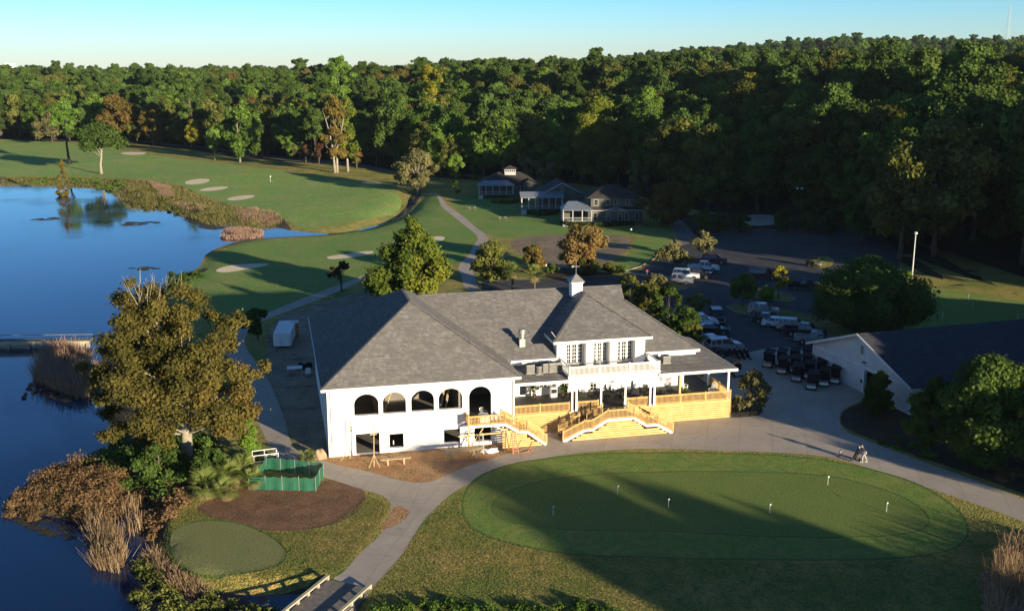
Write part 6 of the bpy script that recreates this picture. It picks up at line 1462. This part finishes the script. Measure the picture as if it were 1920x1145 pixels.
# small yard things
e=empty('utility_table',WG(553,702),.2,'white-topped utility table on the gravel left of the clubhouse','table'); MB().box(-.9,.9,-.6,.6,.85,.93).build('table_top',M['white'],e,.02)
for x in(-.8,.8):
    for y in(-.5,.5): MB().box(x-.03,x+.03,y-.03,y+.03,0,.85).build('leg',M['metal'],e)
e=empty('mortar_mixer',WG(578,705),.6,'small pale machine beside the white-topped table','machine'); MB().cyl(0,0,.4,1.0,.4,.28,14).build('drum',M['offwhite'],e); MB().bar((-.5,0,.3),(.6,0,.35),.06).bar((-.3,-.3,0),(-.3,.3,.0),.05).box(-.2,.2,-.3,.3,.05,.4).build('frame',M['steelgrey'],e)
e=empty('debris_pile',WG(570,690),0,'dark heap of site debris behind the white-topped table','debris'); blob(e,'heap','black',.9,.7,.7,11,.4); MB().bar((-.6,0,.3),(.4,.5,1.2),.06).bar((-.2,-.3,.3),(.7,.1,1.0),.05).build('stick',M['grey_wood'],e)
for (x,y,lb) in [(1045,448,'low wooden bench frame on the lawn below the middle cottage')]: pass
def picnic(px,py,lb):
    e=empty('garden_seat',WG(px,py),.3,lb,'seat'); MB().box(-1.0,-.5,-.3,.3,.35,.42).box(.5,1.0,-.3,.3,.35,.42).build('seat',M['siding_g'],e); MB().box(-1,-.5,.28,.34,.42,.85).box(.5,1,.28,.34,.42,.85).build('backrest',M['siding_g'],e)
    for x in(-.95,-.55,.55,.95):
        for y in(-.25,.25): MB().box(x-.03,x+.03,y-.03,y+.03,0,.35).build('leg',M['siding_g'],e)
picnic(886,394,'pair of grey lawn chairs on the grass in front of the cupola cottage'); picnic(943,413,'pair of grey lawn chairs on the grass in front of the middle cottage')
# parking markings
def stripe(a,b,w=.14):
    a=WG(*a);b=WG(*b); n=8; m=MB(); s=(b-a); nrm=Vector((-s.y,s.x,0)).normalized()*w/2
    for i in range(n):
        p=a.lerp(b,i/n);q=a.lerp(b,(i+1)/n)
        zp=gz(p.x,p.y)+.012; zq=gz(q.x,q.y)+.012
        m.add([(p.x-nrm.x,p.y-nrm.y,zp),(q.x-nrm.x,q.y-nrm.y,zq),(q.x+nrm.x,q.y+nrm.y,zq),(p.x+nrm.x,p.y+nrm.y,zp)],[(0,1,2,3)])
    return m
allm=MB()
for i in range(8):
    t=i; x=1392+t*19; y=592+t*9.2; s=stripe((x,y+6),(x+26,y+5)); allm.add(s.v,s.f)
for i in range(7): x=1222+i*17; y=530-i*8.5; s=stripe((x+20,y+6),(x+62,y+14)); allm.add(s.v,s.f)
for i in range(6): x=1410+i*28; s=stripe((x,524+i*6),(x+45,530+i*6)); allm.add(s.v,s.f)
o=allm.build('parking_markings',M['paint_line']); o['kind']='structure'
def kerb(pts,name='kerb'):
    m=MB(); q=[WG(*p) for p in pts]
    for a,b in zip(q[:-1],q[1:]): m.bar(a+Vector((0,0,.03)),b+Vector((0,0,.03)),.16,.2)
    o=m.build(name,M['kerb']); o['kind']='structure'
kerb([(1362,575),(1380,571),(1440,574)]); kerb([(1362,575),(1380,586),(1440,598),(1500,620),(1530,632)]); kerb([(1410,556),(1440,562),(1480,566),(1492,561),(1480,555)]); kerb([(1225,560),(1250,548),(1276,544),(1290,541),(1286,537),(1262,528)]); kerb([(1160,512),(1200,500),(1240,478),(1270,460),(1264,440),(1262,420)])
# ------------------------------------------------------------- golfer
def skin_mesh(name,verts,edges,radii,mat,parent,sub=2,root=0):
    me=bpy.data.meshes.new(name); me.from_pydata(verts,edges,[]); o=bpy.data.objects.new(name+'_tmp',me); C.objects.link(o)
    md=o.modifiers.new('s','SKIN'); md.use_smooth_shade=True
    for i,r in enumerate(radii):
        me.skin_vertices[0].data[i].radius=(r,r) if not isinstance(r,tuple) else r; me.skin_vertices[0].data[i].use_root=(i==root)
    o.modifiers.new('b','SUBSURF').levels=sub; o.modifiers['b'].render_levels=sub
    dg=bpy.context.evaluated_depsgraph_get(); ev=o.evaluated_get(dg); m2=bpy.data.meshes.new_from_object(ev); m2.name=name
    bpy.data.objects.remove(o); m2.materials.clear(); m2.materials.append(mat); o2=link(name,m2,None,parent); return o2
def golfer():
    p=WG(1620,866); e=empty('person',p,R(150),'golfer in dark top and pale trousers pushing a cart on the shaded drive','person')
    # x forward; bent forward walking
    V={'pel':(0,0,.93),'sp':(.06,0,1.1),'ch':(.16,0,1.3),'nk':(.25,0,1.46),'hd':(.31,0,1.56),'ht':(.34,0,1.70),
       'lh':(0,.1,.9),'lk':(.17,.11,.5),'la':(.12,.11,.09),'lf':(.28,.12,.04),'rh':(0,-.1,.9),'rk':(-.02,-.1,.5),'ra':(-.25,-.1,.14),'rf':(-.12,-.11,.03),
       'ls':(.18,.19,1.38),'le':(.30,.24,1.12),'lw':(.52,.18,1.04),'lp':(.60,.17,1.03),'rs':(.18,-.19,1.38),'re':(.30,-.24,1.12),'rw':(.52,-.18,1.04),'rp':(.60,-.17,1.03)}
    k=list(V); ix={n:i for i,n in enumerate(k)}
    E_=[('pel','sp'),('sp','ch'),('ch','nk'),('nk','hd'),('hd','ht'),('pel','lh'),('lh','lk'),('lk','la'),('la','lf'),('pel','rh'),('rh','rk'),('rk','ra'),('ra','rf'),('ch','ls'),('ls','le'),('le','lw'),('lw','lp'),('ch','rs'),('rs','re'),('re','rw'),('rw','rp')]
    r={'pel':.13,'sp':.12,'ch':.15,'nk':.055,'hd':.095,'ht':.075,'lh':.09,'lk':.06,'la':.04,'lf':.035,'rh':.09,'rk':.06,'ra':.04,'rf':.035,'ls':.06,'le':.042,'lw':.03,'lp':.035,'rs':.06,'re':.042,'rw':.03,'rp':.035}
    vs=[V[n] for n in k]; ed=[(ix[a],ix[b]) for a,b in E_]; rr=[r[n] for n in k]
    # fingers: short chains rooted in each palm, curled over the handle, thumb from the side
    for h,s in (('lp',1),('rp',-1)):
        for j,(dy,ln) in enumerate(((-.027,.07),(-.009,.078),(.009,.074),(.026,.06))):
            b=V[h]; i0=len(vs); vs+=[(b[0]+.03,b[1]+dy,b[2]+.01),(b[0]+.03+ln*.5,b[1]+dy,b[2]-.005),(b[0]+.03+ln*.7,b[1]+dy,b[2]-.04)]; ed+=[(ix[h],i0),(i0,i0+1),(i0+1,i0+2)]; rr+=[.01,.009,.008]
        b=V[h]; i0=len(vs); vs+=[(b[0]-.01,b[1]-s*.04,b[2]),(b[0]+.03,b[1]-s*.055,b[2]-.03)]; ed+=[(ix[h],i0),(i0,i0+1)]; rr+=[.012,.01]
    skin_mesh('body',vs,ed,rr,M['skin'],e)
    def sub(names,grow,nm,mat,root):
        kk=[n for n in names]; ii={n:i for i,n in enumerate(kk)}; skin_mesh(nm,[V[n] for n in kk],[(ii[a],ii[b]) for a,b in E_ if a in ii and b in ii],[r[n]+grow for n in kk],M[mat],e,root=ii[root])
    sub(['pel','sp','ch','ls','le','rs','re'],.022,'shirt','navy','pel')
    sub(['pel','lh','lk','la','rh','rk','ra'],.02,'trousers','stone_fabric','pel')
    for s,q in (('lf',(.2,.115,.05)),('rf',(-.18,-.105,.06))): MB().box(q[0]-.12,q[0]+.14,q[1]-.045,q[1]+.045,q[2]-.05,q[2]+.04).build('shoe',M['white'],e,.025)
    hx=Vector((.33,0,1.64)); MB().tube([hx+Vector((-.03,0,.0)),hx+Vector((-.03,0,.11))],[.105,.07],14).box(hx.x+.03,hx.x+.18,-.07,.07,hx.z+.0,hx.z+.015).build('cap',M['navy'],e)
    MB().add([(hx.x+.085,-.015,hx.z-.03),(hx.x+.085,.015,hx.z-.03),(hx.x+.12,0,hx.z-.055),(hx.x+.088,0,hx.z-.0)],[(0,1,2),(0,2,3),(1,3,2),(0,3,1)]).build('nose',M['skin'],e)
    for s in(-1,1): MB().box(hx.x+.07,hx.x+.092,s*.035-.012,s*.035+.012,hx.z-.01,hx.z+.004).build('eye',M['black'],e); MB().box(hx.x-.03,hx.x+.01,s*.09-.012,s*.09+.012,hx.z-.05,hx.z+.01).build('ear',M['skin'],e)
    MB().box(hx.x+.075,hx.x+.09,-.025,.025,hx.z-.085,hx.z-.075).build('mouth',M['brown'],e)
golfer()
print('objects',len(bpy.data.objects))

for o in bpy.data.objects:
    if 'label' in o and len(o['label'].split())>16: print('LONG',o.name,o['label'])

# ------------------------------------------------------------- haze
hm=bpy.data.materials.new('haze'); hm.use_nodes=True; hn=hm.node_tree; hn.nodes.clear()
ho=hn.nodes.new('ShaderNodeOutputMaterial'); hv_=hn.nodes.new('ShaderNodeVolumePrincipled'); hv_.inputs['Color'].default_value=(.7,.85,1,1); hv_.inputs['Density'].default_value=.00004; hv_.inputs['Anisotropy'].default_value=.2
hn.links.new(hv_.outputs[0],ho.inputs['Volume'])
o=MB().box(-4300,4300,-900,5800,-4,135).build('haze',hm); o['kind']='stuff'; o['label']='thin bluish morning air between the camera and the far hills'; o['category']='haze'
